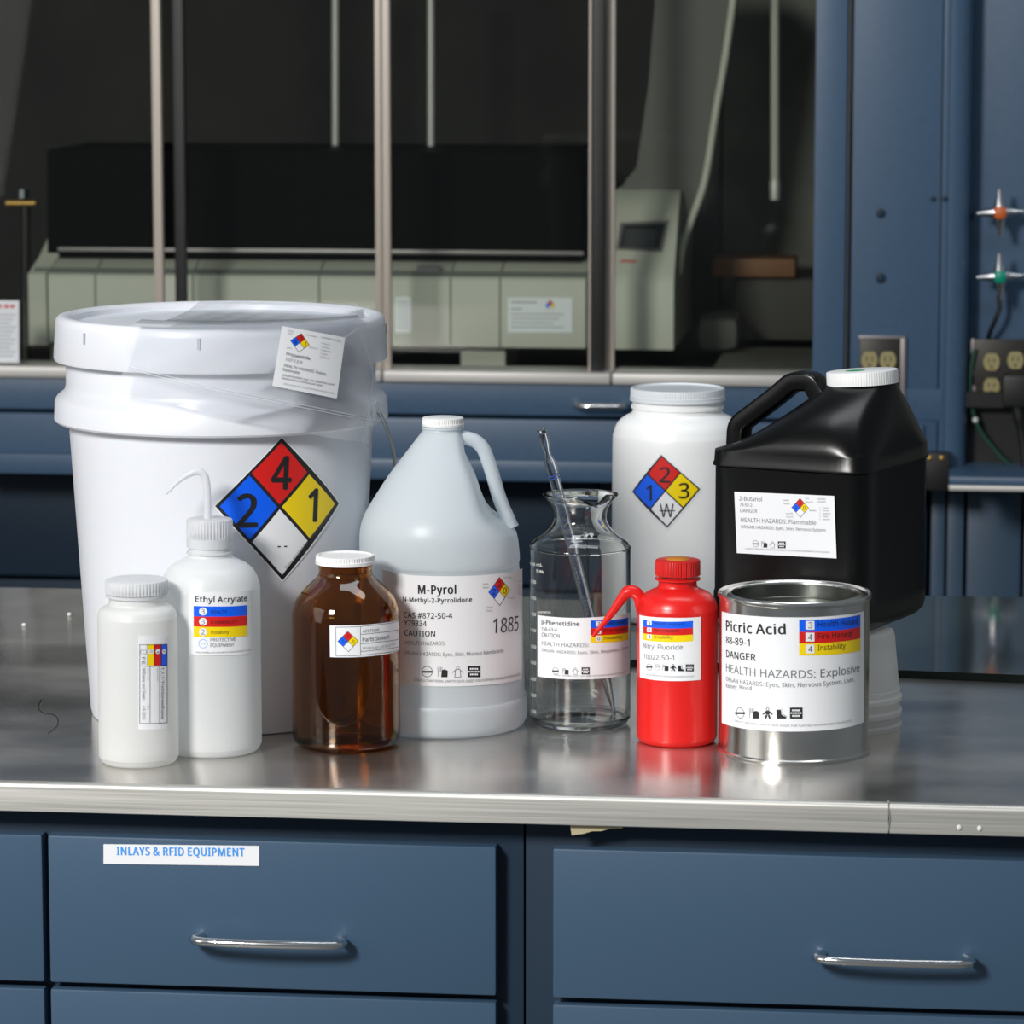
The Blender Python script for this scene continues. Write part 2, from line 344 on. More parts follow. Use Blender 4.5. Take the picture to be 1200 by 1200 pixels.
# ------------------------------------------------------------------ text and labels
GLYPHS = {
 65: (512, ((437, 0, 368, 177, 141, 177, 73, 0, 0, 0, 224, 575, 289, 575, 512, 0), (282, 415, 279, 424, 274, 438, 269, 455, 263, 473, 259, 489, 255, 500, 251, 484, 247, 468, 242, 452, 238, 438, 234, 425, 230, 415, 165, 241, 346, 241), )),
 66: (521, ((241, 573, 336, 565, 404, 541, 445, 497, 459, 431, 456, 399, 446, 371, 431, 347, 409, 328, 382, 313, 350, 304, 350, 300, 384, 292, 415, 279, 441, 261, 461, 236, 474, 203, 478, 163, 472, 115, 454, 74, 425, 42, 385, 19, 337, 5, 279, 0, 78, 0, 78, 573), (256, 329, 318, 335, 357, 352, 377, 382, 384, 423, 376, 463, 351, 490, 308, 506, 245, 511, 150, 511, 150, 329), (150, 269, 150, 61, 265, 61, 330, 68, 371, 91, 394, 125, 401, 168, 398, 197, 388, 221, 370, 241, 344, 256, 307, 266, 260, 269), )),
 67: (507, ((323, 517, 280, 513, 241, 502, 206, 482, 178, 456, 155, 423, 139, 383, 129, 337, 125, 286, 131, 220, 147, 164, 175, 117, 213, 83, 262, 62, 322, 55, 359, 57, 394, 62, 427, 69, 460, 78, 460, 15, 427, 5, 393, -2, 356, -7, 312, -8, 232, 1, 166, 28, 115, 72, 78, 131, 56, 203, 49, 287, 53, 349, 67, 406, 89, 456, 120, 499, 159, 534, 206, 559, 261, 575, 324, 581, 367, 578, 409, 572, 448, 561, 482, 547, 453, 486, 425, 497, 394, 508, 360, 515), )),
 68: (585, ((536, 292, 528, 203, 501, 131, 457, 74, 399, 33, 325, 8, 237, 0, 78, 0, 78, 573, 254, 573, 335, 565, 404, 540, 460, 501, 502, 446, 528, 377), (460, 289, 454, 359, 435, 415, 404, 457, 361, 487, 308, 505, 244, 511, 150, 511, 150, 62, 228, 62, 329, 76, 402, 119, 446, 190), )),
 69: (446, ((398, 0, 78, 0, 78, 573, 398, 573, 398, 509, 150, 509, 150, 330, 383, 330, 383, 268, 150, 268, 150, 63, 398, 63), )),
 70: (416, ((150, 0, 78, 0, 78, 573, 398, 573, 398, 509, 150, 509, 150, 306, 383, 306, 383, 243, 150, 243), )),
 71: (584, ((326, 302, 524, 302, 524, 22, 478, 8, 431, -1, 380, -6, 323, -8, 241, 1, 173, 28, 120, 71, 81, 130, 57, 202, 49, 286, 58, 370, 84, 442, 127, 500, 186, 544, 259, 571, 346, 581, 392, 578, 437, 572, 478, 561, 516, 547, 489, 484, 457, 497, 421, 508, 382, 515, 342, 517, 278, 510, 225, 489, 181, 455, 150, 409, 131, 353, 124, 286, 130, 222, 146, 166, 175, 119, 216, 84, 270, 62, 340, 55, 375, 56, 404, 59, 429, 63, 452, 68, 452, 238, 326, 238), )),
 72: (594, ((516, 0, 443, 0, 443, 267, 150, 267, 150, 0, 78, 0, 78, 573, 150, 573, 150, 330, 443, 330, 443, 573, 516, 573), )),
 73: (272, ((239, 0, 32, 0, 32, 42, 99, 57, 99, 515, 32, 531, 32, 573, 239, 573, 239, 531, 172, 515, 172, 57, 239, 42), )),
 76: (420, ((78, 0, 78, 573, 150, 573, 150, 64, 400, 64, 400, 0), )),
 77: (727, ((330, 0, 142, 502, 139, 502, 140, 484, 142, 461, 143, 435, 144, 407, 144, 377, 144, 347, 144, 0, 78, 0, 78, 573, 184, 573, 361, 103, 364, 103, 544, 573, 650, 573, 650, 0, 578, 0, 578, 352, 578, 380, 579, 408, 580, 435, 581, 460, 583, 482, 584, 501, 581, 501, 390, 0), )),
 78: (609, ((532, 0, 447, 0, 141, 476, 138, 476, 139, 455, 141, 432, 142, 406, 143, 378, 144, 349, 144, 320, 144, 0, 78, 0, 78, 573, 161, 573, 467, 99, 470, 99, 469, 115, 468, 137, 467, 164, 466, 193, 465, 223, 464, 249, 464, 573, 532, 573), )),
 79: (626, ((577, 287, 573, 224, 561, 166, 540, 116, 510, 73, 473, 38, 428, 13, 375, -3, 314, -8, 251, -3, 196, 13, 151, 39, 114, 73, 85, 116, 65, 167, 53, 224, 49, 288, 56, 370, 78, 442, 114, 500, 166, 545, 232, 572, 314, 581, 393, 572, 459, 545, 510, 501, 547, 442, 570, 370), (125, 287, 130, 220, 145, 163, 171, 117, 207, 83, 255, 62, 314, 55, 373, 62, 420, 83, 456, 117, 481, 163, 496, 220, 501, 287, 490, 384, 456, 457, 398, 503, 314, 518, 255, 511, 207, 490, 171, 457, 145, 411, 130, 354), )),
 80: (485, ((229, 573, 326, 562, 393, 528, 431, 475, 444, 404, 441, 370, 433, 336, 417, 306, 395, 278, 364, 255, 324, 238, 275, 227, 216, 223, 150, 223, 150, 0, 78, 0, 78, 573), (223, 511, 150, 511, 150, 285, 208, 285, 258, 288, 298, 296, 330, 311, 352, 334, 365, 363, 370, 401, 361, 449, 334, 484, 289, 504), )),
 81: (626, ((577, 287, 573, 221, 559, 160, 535, 108, 503, 64, 461, 30, 411, 6, 548, -136, 444, -136, 334, -7, 329, -7, 324, -8, 318, -8, 314, -8, 251, -3, 196, 13, 151, 39, 114, 73, 85, 116, 65, 167, 53, 224, 49, 288, 56, 370, 78, 442, 114, 500, 166, 545, 232, 572, 314, 581, 393, 572, 459, 545, 510, 501, 547, 442, 570, 370), (125, 287, 130, 220, 145, 163, 171, 117, 207, 83, 255, 62, 314, 55, 373, 62, 420, 83, 456, 117, 481, 163, 496, 220, 501, 287, 490, 384, 456, 457, 398, 503, 314, 518, 255, 511, 207, 490, 171, 457, 145, 411, 130, 354), )),
 82: (499, ((236, 573, 301, 568, 353, 555, 393, 532, 422, 500, 439, 460, 444, 410, 440, 368, 427, 334, 408, 306, 385, 285, 358, 269, 330, 257, 487, 0, 403, 0, 264, 237, 150, 237, 150, 0, 78, 0, 78, 573), (232, 510, 150, 510, 150, 298, 236, 298, 296, 304, 338, 325, 362, 359, 370, 407, 366, 440, 355, 467, 336, 486, 310, 500, 275, 507), )),
 83: (440, ((403, 153, 396, 106, 378, 66, 348, 35, 307, 11, 257, -3, 198, -8, 167, -7, 137, -5, 109, -1, 83, 4, 61, 11, 41, 19, 41, 88, 73, 76, 113, 65, 156, 57, 201, 55, 240, 57, 273, 66, 298, 79, 316, 98, 327, 120, 330, 147, 327, 173, 318, 194, 302, 213, 277, 230, 242, 247, 196, 265, 161, 279, 131, 294, 106, 311, 85, 330, 69, 351, 57, 375, 50, 403, 48, 435, 54, 477, 71, 513, 99, 542, 136, 563, 180, 576, 231, 581, 276, 578, 318, 572, 355, 562, 389, 549, 366, 487, 336, 499, 302, 508, 266, 515, 229, 517, 196, 515, 169, 507, 148, 494, 133, 478, 124, 457, 121, 434, 124, 407, 133, 386, 149, 367, 172, 351, 204, 335, 246, 318, 293, 299, 332, 279, 362, 255, 385, 228, 398, 194), )),
 84: (446, ((259, 0, 187, 0, 187, 509, 8, 509, 8, 573, 437, 573, 437, 509, 259, 509), )),
 85: (586, ((513, 202, 507, 146, 489, 95, 459, 52, 416, 20, 360, -1, 290, -8, 196, 7, 128, 50, 86, 118, 72, 204, 72, 573, 144, 573, 144, 201, 154, 139, 182, 93, 228, 64, 294, 55, 342, 59, 379, 73, 407, 96, 427, 126, 438, 161, 442, 202, 442, 573, 513, 573), )),
 86: (481, ((481, 573, 277, 0, 204, 0, 0, 573, 75, 573, 204, 205, 213, 182, 220, 160, 226, 139, 231, 119, 236, 100, 241, 80, 245, 100, 250, 119, 255, 140, 262, 161, 269, 183, 277, 207, 405, 573), )),
 87: (746, ((735, 573, 583, 0, 510, 0, 399, 375, 394, 392, 389, 410, 384, 427, 380, 443, 376, 458, 373, 471, 371, 481, 370, 488, 369, 481, 367, 471, 364, 458, 361, 443, 357, 427, 352, 409, 348, 391, 342, 373, 234, 0, 161, 0, 10, 573, 85, 573, 174, 223, 179, 205, 183, 186, 187, 169, 190, 151, 194, 134, 196, 118, 199, 102, 201, 87, 204, 103, 206, 119, 210, 137, 213, 154, 218, 173, 222, 191, 227, 209, 232, 227, 333, 573, 407, 573, 512, 225, 518, 206, 523, 187, 527, 169, 532, 151, 535, 133, 538, 117, 541, 101, 544, 87, 547, 107, 550, 129, 555, 151, 560, 175, 566, 199, 572, 224, 660, 573), )),
 89: (454, ((227, 291, 376, 573, 454, 573, 263, 222, 263, 0, 191, 0, 191, 219, 0, 573, 79, 573), )),
 90: (459, ((427, 0, 30, 0, 30, 55, 332, 508, 40, 508, 40, 573, 419, 573, 419, 518, 118, 64, 427, 64), )),
 97: (450, ((231, 437, 299, 428, 347, 403, 376, 358, 385, 293, 385, 0, 334, 0, 320, 61, 317, 61, 298, 40, 279, 22, 258, 9, 234, -1, 206, -6, 172, -8, 136, -5, 103, 6, 75, 23, 55, 48, 41, 80, 37, 119, 50, 176, 87, 219, 152, 245, 243, 257, 316, 259, 316, 285, 310, 330, 293, 359, 265, 375, 227, 380, 194, 378, 163, 370, 133, 359, 106, 347, 84, 400, 115, 414, 151, 426, 190, 434), (252, 208, 184, 200, 141, 182, 118, 155, 110, 119, 115, 87, 132, 66, 157, 53, 188, 49, 238, 56, 279, 79, 306, 117, 315, 172, 315, 210), )),
 98: (493, ((139, 461, 138, 435, 138, 410, 136, 389, 135, 373, 139, 373, 161, 398, 189, 419, 226, 432, 272, 437, 344, 423, 401, 381, 437, 312, 449, 215, 444, 147, 427, 91, 400, 48, 365, 17, 322, -2, 272, -8, 226, -3, 189, 10, 161, 31, 139, 55, 133, 55, 119, 0, 68, 0, 68, 609, 139, 609), (260, 379, 219, 374, 188, 361, 165, 339, 150, 308, 142, 268, 139, 217, 139, 214, 145, 144, 165, 93, 202, 61, 261, 51, 312, 61, 348, 93, 369, 145, 376, 216, 369, 287, 348, 338, 311, 368), )),
 99: (385, ((241, -8, 187, -2, 139, 15, 99, 45, 69, 87, 50, 143, 44, 213, 51, 284, 71, 342, 102, 385, 142, 415, 191, 432, 245, 438, 278, 436, 309, 431, 336, 424, 358, 415, 337, 356, 316, 363, 292, 370, 267, 374, 244, 376, 204, 371, 172, 358, 148, 335, 131, 303, 120, 263, 117, 213, 120, 166, 131, 126, 148, 94, 172, 71, 202, 58, 240, 53, 273, 55, 302, 60, 328, 68, 351, 78, 351, 15, 328, 5, 304, -2, 275, -7), )),
 100: (493, ((221, -8, 148, 6, 92, 48, 56, 117, 44, 214, 56, 311, 93, 381, 149, 424, 221, 438, 253, 436, 280, 429, 303, 420, 323, 407, 340, 391, 354, 374, 359, 374, 358, 387, 356, 405, 355, 424, 354, 438, 354, 609, 425, 609, 425, 0, 368, 0, 358, 58, 354, 58, 340, 40, 323, 24, 303, 11, 279, 1, 252, -6), (232, 51, 290, 60, 328, 88, 348, 135, 355, 200, 355, 213, 349, 284, 329, 336, 291, 369, 231, 379, 181, 368, 146, 334, 124, 281, 117, 213, 124, 144, 146, 93, 181, 61), )),
 101: (452, ((234, 438, 286, 432, 329, 414, 364, 385, 390, 346, 406, 299, 411, 244, 411, 201, 117, 201, 127, 137, 154, 90, 197, 62, 254, 52, 293, 54, 327, 60, 359, 69, 392, 82, 392, 20, 359, 8, 327, -1, 292, -6, 251, -8, 194, -2, 143, 17, 101, 48, 70, 91, 51, 146, 44, 212, 50, 277, 68, 333, 96, 378, 134, 411, 181, 431), (233, 380, 188, 372, 154, 348, 130, 309, 119, 257, 338, 257, 335, 292, 326, 322, 312, 346, 292, 364, 266, 376), )),
 102: (276, ((266, 375, 158, 375, 158, 0, 87, 0, 87, 375, 12, 375, 12, 408, 87, 432, 87, 457, 92, 507, 104, 547, 124, 577, 152, 597, 186, 609, 227, 613, 252, 612, 274, 609, 294, 604, 310, 599, 292, 544, 278, 548, 262, 552, 245, 555, 228, 556, 197, 550, 175, 532, 162, 502, 158, 458, 158, 430, 266, 430), )),
 103: (493, ((221, 438, 261, 434, 297, 422, 329, 402, 355, 373, 359, 373, 369, 430, 425, 430, 425, -7, 420, -63, 404, -109, 378, -146, 341, -172, 293, -187, 233, -192, 188, -191, 147, -186, 110, -177, 78, -165, 78, -100, 111, -114, 149, -125, 191, -132, 237, -134, 286, -126, 324, -101, 347, -63, 355, -13, 355, 4, 355, 16, 356, 32, 357, 47, 358, 57, 354, 57, 329, 28, 299, 8, 263, -4, 221, -8, 147, 7, 91, 51, 56, 121, 44, 214, 56, 306, 91, 377, 147, 423), (230, 379, 197, 374, 169, 359, 147, 336, 130, 303, 120, 262, 117, 213, 124, 143, 146, 92, 182, 60, 232, 50, 262, 52, 288, 58, 309, 69, 326, 85, 340, 105, 349, 131, 354, 161, 356, 197, 356, 214, 353, 267, 343, 309, 326, 340, 302, 362, 270, 374), )),
 104: (496, ((139, 431, 138, 415, 138, 399, 136, 384, 135, 370, 140, 370, 155, 391, 174, 407, 196, 420, 221, 429, 247, 435, 273, 437, 321, 433, 360, 421, 391, 400, 413, 370, 426, 330, 431, 280, 431, 0, 361, 0, 361, 275, 355, 321, 338, 353, 308, 372, 265, 379, 222, 374, 189, 360, 166, 338, 150, 308, 142, 269, 139, 222, 139, 0, 68, 0, 68, 609, 139, 609), )),
 105: (207, ((139, 430, 139, 0, 68, 0, 68, 430), (104, 591, 119, 588, 133, 580, 142, 566, 145, 546, 142, 526, 133, 512, 119, 504, 104, 501, 88, 504, 75, 512, 66, 526, 63, 546, 66, 566, 75, 580, 88, 588), )),
 107: (428, ((138, 291, 138, 276, 137, 257, 136, 238, 135, 221, 138, 221, 144, 229, 152, 240, 162, 252, 172, 264, 181, 276, 189, 285, 326, 430, 409, 430, 235, 246, 421, 0, 336, 0, 187, 200, 138, 158, 138, 0, 68, 0, 68, 609, 138, 609), )),
 108: (207, ((139, 0, 68, 0, 68, 609, 139, 609), )),
 109: (750, ((540, 438, 603, 429, 649, 401, 676, 352, 685, 280, 685, 0, 615, 0, 615, 277, 610, 321, 594, 353, 567, 372, 528, 379, 474, 369, 438, 342, 418, 298, 411, 237, 411, 0, 342, 0, 342, 277, 339, 308, 332, 333, 320, 353, 303, 367, 281, 376, 253, 379, 215, 374, 185, 360, 164, 338, 150, 308, 141, 269, 139, 223, 139, 0, 68, 0, 68, 430, 125, 430, 136, 371, 140, 371, 155, 392, 173, 409, 194, 422, 217, 431, 241, 436, 266, 438, 312, 433, 349, 420, 378, 398, 398, 366, 402, 366, 427, 398, 461, 420, 499, 433), )),
 110: (496, ((275, 438, 343, 429, 391, 401, 421, 352, 431, 280, 431, 0, 361, 0, 361, 275, 355, 321, 338, 353, 308, 372, 265, 379, 204, 368, 166, 338, 146, 289, 139, 223, 139, 0, 68, 0, 68, 430, 125, 430, 136, 371, 140, 371, 156, 392, 175, 409, 198, 422, 222, 431, 248, 436), )),
 111: (485, ((442, 216, 438, 165, 428, 121, 411, 82, 388, 51, 359, 25, 324, 7, 285, -4, 241, -8, 200, -4, 163, 7, 129, 25, 100, 51, 77, 82, 59, 121, 48, 165, 44, 216, 50, 282, 68, 336, 97, 380, 137, 412, 186, 431, 244, 438, 299, 431, 347, 412, 387, 380, 417, 336, 436, 282), (117, 216, 120, 169, 130, 128, 147, 95, 172, 71, 203, 56, 243, 51, 282, 56, 314, 71, 339, 95, 356, 128, 366, 169, 369, 216, 365, 263, 355, 303, 338, 335, 314, 359, 282, 374, 242, 379, 185, 368, 147, 335, 124, 284), )),
 112: (493, ((273, 438, 344, 424, 401, 383, 437, 313, 449, 216, 444, 148, 427, 93, 401, 49, 365, 17, 322, -2, 272, -8, 241, -6, 213, 1, 190, 11, 170, 24, 153, 38, 139, 55, 134, 55, 136, 39, 137, 20, 138, 1, 139, -16, 139, -192, 68, -192, 68, 430, 126, 430, 136, 371, 139, 371, 153, 389, 170, 405, 189, 419, 213, 429, 240, 436), (260, 379, 221, 374, 190, 362, 167, 342, 152, 313, 142, 275, 139, 229, 139, 216, 142, 167, 150, 126, 165, 93, 188, 70, 220, 55, 261, 51, 297, 56, 326, 72, 348, 98, 364, 131, 373, 171, 376, 217, 369, 283, 348, 334, 311, 367), )),
 113: (493, ((354, -9, 355, 7, 355, 25, 356, 43, 358, 58, 354, 58, 332, 32, 303, 11, 266, -3, 219, -8, 148, 6, 93, 48, 56, 117, 44, 214, 50, 282, 67, 338, 93, 381, 129, 413, 172, 432, 221, 438, 267, 433, 304, 419, 333, 397, 355, 371, 358, 371, 369, 430, 425, 430, 425, -192, 354, -192), (233, 51, 272, 55, 304, 67, 327, 87, 342, 116, 352, 153, 355, 199, 355, 213, 348, 285, 328, 337, 290, 369, 231, 379, 181, 368, 145, 334, 124, 281, 117, 213, 124, 145, 146, 93, 182, 61), )),
 114: (331, ((269, 438, 281, 438, 295, 437, 308, 435, 319, 433, 310, 368, 299, 370, 287, 372, 275, 373, 264, 374, 240, 371, 217, 363, 195, 351, 176, 334, 161, 313, 149, 289, 141, 261, 139, 229, 139, 0, 68, 0, 68, 430, 126, 430, 134, 351, 137, 351, 152, 374, 170, 395, 191, 413, 214, 426, 240, 435), )),
 115: (384, ((348, 119, 343, 80, 327, 49, 302, 24, 268, 6, 226, -4, 176, -8, 135, -6, 99, -1, 68, 8, 42, 19, 42, 83, 70, 71, 104, 60, 141, 52, 178, 49, 224, 53, 256, 66, 274, 86, 280, 112, 278, 128, 271, 141, 259, 154, 239, 167, 212, 180, 174, 196, 135, 212, 103, 228, 76, 245, 57, 266, 45, 292, 41, 324, 52, 372, 85, 408, 137, 430, 202, 438, 240, 436, 275, 430, 308, 421, 339, 409, 315, 353, 287, 363, 258, 372, 228, 378, 197, 380, 159, 377, 131, 366, 114, 350, 108, 328, 111, 312, 119, 298, 133, 286, 154, 274, 182, 261, 219, 246, 257, 231, 289, 215, 314, 197, 333, 176, 344, 150), )),
 116: (289, ((212, 50, 228, 50, 245, 53, 260, 55, 272, 59, 272, 5, 258, 0, 240, -4, 219, -7, 200, -8, 167, -5, 138, 4, 112, 20, 91, 44, 78, 79, 74, 125, 74, 375, 13, 375, 13, 409, 75, 437, 103, 528, 144, 528, 144, 430, 269, 430, 269, 375, 144, 375, 144, 127, 149, 93, 163, 69, 185, 54), )),
 117: (496, ((427, 430, 427, 0, 370, 0, 359, 57, 356, 57, 340, 36, 321, 20, 298, 8, 273, -1, 247, -6, 220, -8, 173, -4, 134, 8, 103, 29, 81, 59, 68, 99, 63, 148, 63, 430, 135, 430, 135, 153, 141, 108, 158, 76, 188, 57, 230, 51, 273, 55, 306, 69, 330, 91, 345, 121, 354, 160, 357, 206, 357, 430), )),
 118: (407, ((163, 0, 0, 430, 75, 430, 167, 176, 173, 158, 180, 137, 187, 116, 193, 96, 198, 78, 201, 63, 204, 63, 208, 78, 214, 96, 220, 117, 227, 138, 234, 158, 241, 176, 332, 430, 407, 430, 244, 0), )),
 119: (630, ((346, 243, 341, 260, 336, 276, 331, 292, 328, 308, 324, 322, 321, 335, 318, 347, 316, 357, 313, 357, 311, 347, 308, 335, 305, 322, 302, 307, 298, 292, 294, 275, 289, 259, 284, 242, 207, 1, 127, 1, 9, 431, 82, 431, 141, 201, 147, 178, 153, 154, 158, 131, 163, 109, 167, 90, 169, 73, 172, 73, 175, 84, 178, 97, 181, 112, 185, 128, 189, 144, 193, 160, 197, 175, 201, 188, 277, 431, 354, 431, 428, 188, 434, 169, 440, 149, 446, 129, 451, 109, 455, 90, 457, 74, 460, 74, 463, 89, 466, 108, 471, 129, 477, 153, 483, 177, 489, 201, 549, 431, 621, 431, 502, 1, 419, 1), )),
 121: (409, ((1, 430, 76, 430, 169, 185, 177, 164, 184, 144, 191, 124, 196, 105, 201, 86, 205, 68, 209, 68, 215, 91, 224, 121, 234, 153, 245, 186, 333, 430, 409, 430, 224, -59, 207, -97, 188, -130, 165, -156, 138, -176, 106, -188, 67, -192, 49, -192, 34, -190, 20, -188, 9, -186, 9, -130, 19, -132, 30, -133, 43, -134, 56, -135, 79, -132, 99, -126, 116, -114, 130, -99, 142, -80, 152, -59, 174, -2), )),
 122: (377, ((346, 0, 31, 0, 31, 47, 262, 375, 45, 375, 45, 430, 340, 430, 340, 377, 112, 55, 346, 55), )),
 48: (459, ((419, 287, 417, 221, 409, 163, 395, 112, 376, 70, 349, 37, 316, 12, 276, -3, 229, -8, 170, 1, 122, 27, 86, 70, 60, 129, 44, 201, 39, 287, 44, 373, 58, 446, 83, 504, 119, 547, 167, 573, 229, 581, 287, 573, 335, 547, 372, 504, 399, 446, 414, 373), (110, 287, 113, 215, 121, 156, 137, 111, 159, 78, 190, 59, 229, 52, 268, 59, 298, 78, 320, 110, 336, 156, 345, 215, 348, 287, 345, 359, 336, 417, 320, 463, 298, 495, 268, 515, 229, 521, 190, 515, 159, 495, 137, 463, 121, 417, 113, 359), )),
 49: (459, ((285, 0, 216, 0, 216, 400, 216, 422, 216, 439, 217, 455, 217, 470, 218, 484, 219, 499, 207, 487, 196, 477, 184, 467, 169, 455, 108, 405, 71, 452, 226, 573, 285, 573), )),
 50: (459, ((417, 0, 38, 0, 38, 59, 188, 210, 228, 251, 261, 287, 287, 320, 306, 353, 318, 387, 322, 424, 315, 466, 294, 496, 261, 514, 221, 520, 181, 517, 147, 506, 115, 489, 83, 466, 45, 513, 68, 531, 94, 548, 122, 561, 153, 572, 186, 578, 221, 581, 270, 576, 313, 562, 347, 540, 372, 510, 388, 472, 394, 428, 389, 385, 375, 344, 353, 305, 324, 267, 288, 227, 247, 185, 128, 67, 128, 64, 417, 64), )),
 51: (459, ((395, 439, 392, 403, 381, 372, 363, 347, 340, 326, 310, 311, 277, 302, 277, 298, 337, 283, 379, 255, 405, 214, 413, 163, 407, 116, 390, 74, 360, 40, 318, 14, 263, -3, 193, -8, 150, -6, 110, -1, 72, 8, 36, 23, 36, 89, 74, 73, 114, 61, 155, 54, 194, 51, 260, 59, 305, 81, 331, 117, 339, 164, 335, 197, 320, 223, 297, 242, 265, 255, 226, 263, 179, 265, 123, 265, 123, 326, 180, 326, 223, 329, 259, 339, 286, 356, 307, 377, 319, 404, 323, 434, 316, 471, 295, 498, 262, 516, 219, 521, 190, 520, 164, 515, 140, 508, 117, 498, 96, 487, 75, 473, 39, 521, 73, 544, 115, 563, 163, 576, 218, 581, 296, 571, 352, 540, 384, 495), )),
 52: (459, ((443, 130, 359, 130, 359, 0, 291, 0, 291, 130, 17, 130, 17, 190, 286, 576, 359, 576, 359, 193, 443, 193), (291, 374, 291, 394, 291, 412, 292, 429, 293, 444, 293, 459, 294, 474, 294, 487, 295, 500, 292, 500, 285, 485, 276, 468, 266, 451, 257, 438, 86, 193, 291, 193), )),
 53: (459, ((221, 351, 275, 346, 322, 331, 361, 307, 389, 274, 407, 232, 413, 183, 407, 128, 387, 81, 356, 43, 314, 15, 261, -2, 199, -8, 156, -6, 116, 0, 80, 10, 51, 23, 51, 90, 82, 74, 121, 62, 161, 55, 200, 52, 239, 55, 274, 65, 302, 82, 323, 106, 336, 137, 341, 176, 332, 225, 306, 262, 262, 284, 197, 292, 173, 291, 146, 288, 120, 284, 99, 280, 64, 302, 86, 573, 373, 573, 373, 508, 146, 508, 132, 342, 148, 345, 169, 348, 194, 350), )),
 54: (459, ((44, 245, 46, 294, 51, 342, 60, 389, 75, 433, 95, 474, 121, 510, 155, 539, 196, 562, 246, 576, 306, 581, 324, 580, 344, 579, 362, 577, 377, 573, 377, 513, 362, 517, 344, 520, 326, 522, 308, 523, 257, 518, 216, 504, 183, 483, 158, 454, 139, 419, 127, 380, 119, 337, 115, 291, 119, 291, 133, 309, 150, 326, 170, 339, 194, 350, 223, 356, 255, 358, 302, 353, 342, 338, 375, 313, 400, 279, 416, 236, 421, 184, 415, 129, 399, 82, 372, 44, 336, 15, 291, -2, 239, -8, 199, -4, 163, 7, 130, 26, 101, 54, 77, 89, 59, 133, 48, 185), (238, 51, 284, 59, 320, 84, 343, 125, 351, 184, 344, 233, 324, 271, 289, 295, 241, 303, 205, 299, 175, 287, 150, 270, 131, 248, 119, 223, 115, 198, 117, 172, 123, 146, 133, 121, 146, 99, 164, 79, 185, 64, 210, 55), )),
 55: (459, ((109, 0, 344, 508, 35, 508, 35, 573, 419, 573, 419, 518, 187, 0), )),
 56: (459, ((229, 581, 276, 577, 318, 565, 352, 546, 378, 519, 395, 485, 400, 443, 396, 411, 385, 383, 368, 359, 346, 338, 320, 319, 291, 303, 325, 285, 355, 265, 381, 242, 401, 216, 414, 185, 419, 148, 413, 104, 395, 65, 367, 34, 330, 11, 284, -3, 231, -8, 174, -3, 126, 10, 89, 33, 61, 63, 45, 101, 39, 146, 43, 183, 56, 214, 75, 241, 99, 264, 128, 283, 158, 299, 131, 316, 107, 336, 87, 358, 71, 383, 61, 411, 58, 444, 63, 485, 80, 518, 107, 545, 141, 565, 182, 577), (108, 145, 116, 107, 138, 76, 176, 55, 229, 48, 281, 55, 319, 76, 342, 108, 350, 148, 346, 174, 335, 197, 317, 217, 293, 235, 264, 251, 229, 265, 217, 270, 184, 254, 157, 237, 136, 219, 121, 197, 111, 173), (228, 524, 188, 518, 155, 502, 134, 476, 127, 441, 130, 414, 141, 391, 157, 373, 179, 357, 204, 344, 232, 330, 258, 343, 282, 357, 302, 373, 317, 392, 327, 414, 330, 441, 323, 476, 302, 502, 270, 518), )),
 57: (459, ((417, 328, 415, 279, 410, 231, 401, 183, 387, 139, 366, 99, 340, 63, 306, 33, 265, 11, 214, -3, 154, -8, 137, -8, 117, -6, 97, -4, 82, 0, 82, 60, 97, 56, 115, 53, 134, 50, 152, 50, 204, 54, 245, 68, 278, 90, 303, 118, 322, 153, 334, 192, 342, 235, 346, 281, 341, 281, 327, 263, 310, 247, 290, 233, 266, 223, 237, 216, 204, 214, 158, 219, 118, 235, 85, 260, 61, 294, 45, 336, 40, 387, 46, 443, 63, 491, 90, 529, 127, 557, 171, 575, 223, 581, 262, 577, 299, 565, 332, 545, 361, 518, 384, 483, 402, 439, 413, 388), (223, 521, 178, 513, 142, 488, 118, 447, 110, 388, 117, 339, 137, 301, 171, 277, 220, 269, 256, 273, 286, 285, 311, 303, 330, 325, 342, 349, 346, 374, 344, 400, 338, 426, 328, 451, 315, 474, 298, 493, 277, 508, 252, 518), )),
 45: (258, ((32, 184, 32, 246, 226, 246, 226, 184), )),
 44: (215, ((154, 84, 146, 55, 136, 23, 124, -10, 111, -42, 98, -74, 85, -103, 33, -103, 41, -72, 49, -38, 56, -3, 63, 31, 68, 63, 73, 93, 148, 93), )),
 46: (215, ((58, 43, 61, 69, 72, 85, 88, 94, 107, 97, 126, 94, 142, 85, 153, 69, 157, 43, 153, 18, 142, 2, 126, -8, 107, -11, 88, -8, 72, 2, 61, 18), )),
 58: (215, ((58, 43, 61, 69, 72, 85, 88, 94, 107, 97, 126, 94, 142, 85, 153, 69, 157, 43, 153, 18, 142, 2, 126, -8, 107, -11, 88, -8, 72, 2, 61, 18), (58, 387, 61, 412, 72, 429, 88, 438, 107, 441, 126, 438, 142, 429, 153, 412, 157, 387, 153, 362, 142, 345, 126, 335, 107, 332, 88, 335, 72, 345, 61, 362), )),
 35: (518, ((385, 350, 360, 221, 470, 221, 470, 168, 350, 168, 317, 0, 260, 0, 293, 168, 178, 168, 147, 0, 91, 0, 121, 168, 20, 168, 20, 221, 132, 221, 157, 350, 50, 350, 50, 403, 167, 403, 199, 573, 257, 573, 225, 403, 340, 403, 372, 573, 427, 573, 395, 403, 497, 403, 497, 350), (188, 221, 303, 221, 328, 350, 213, 350), )),
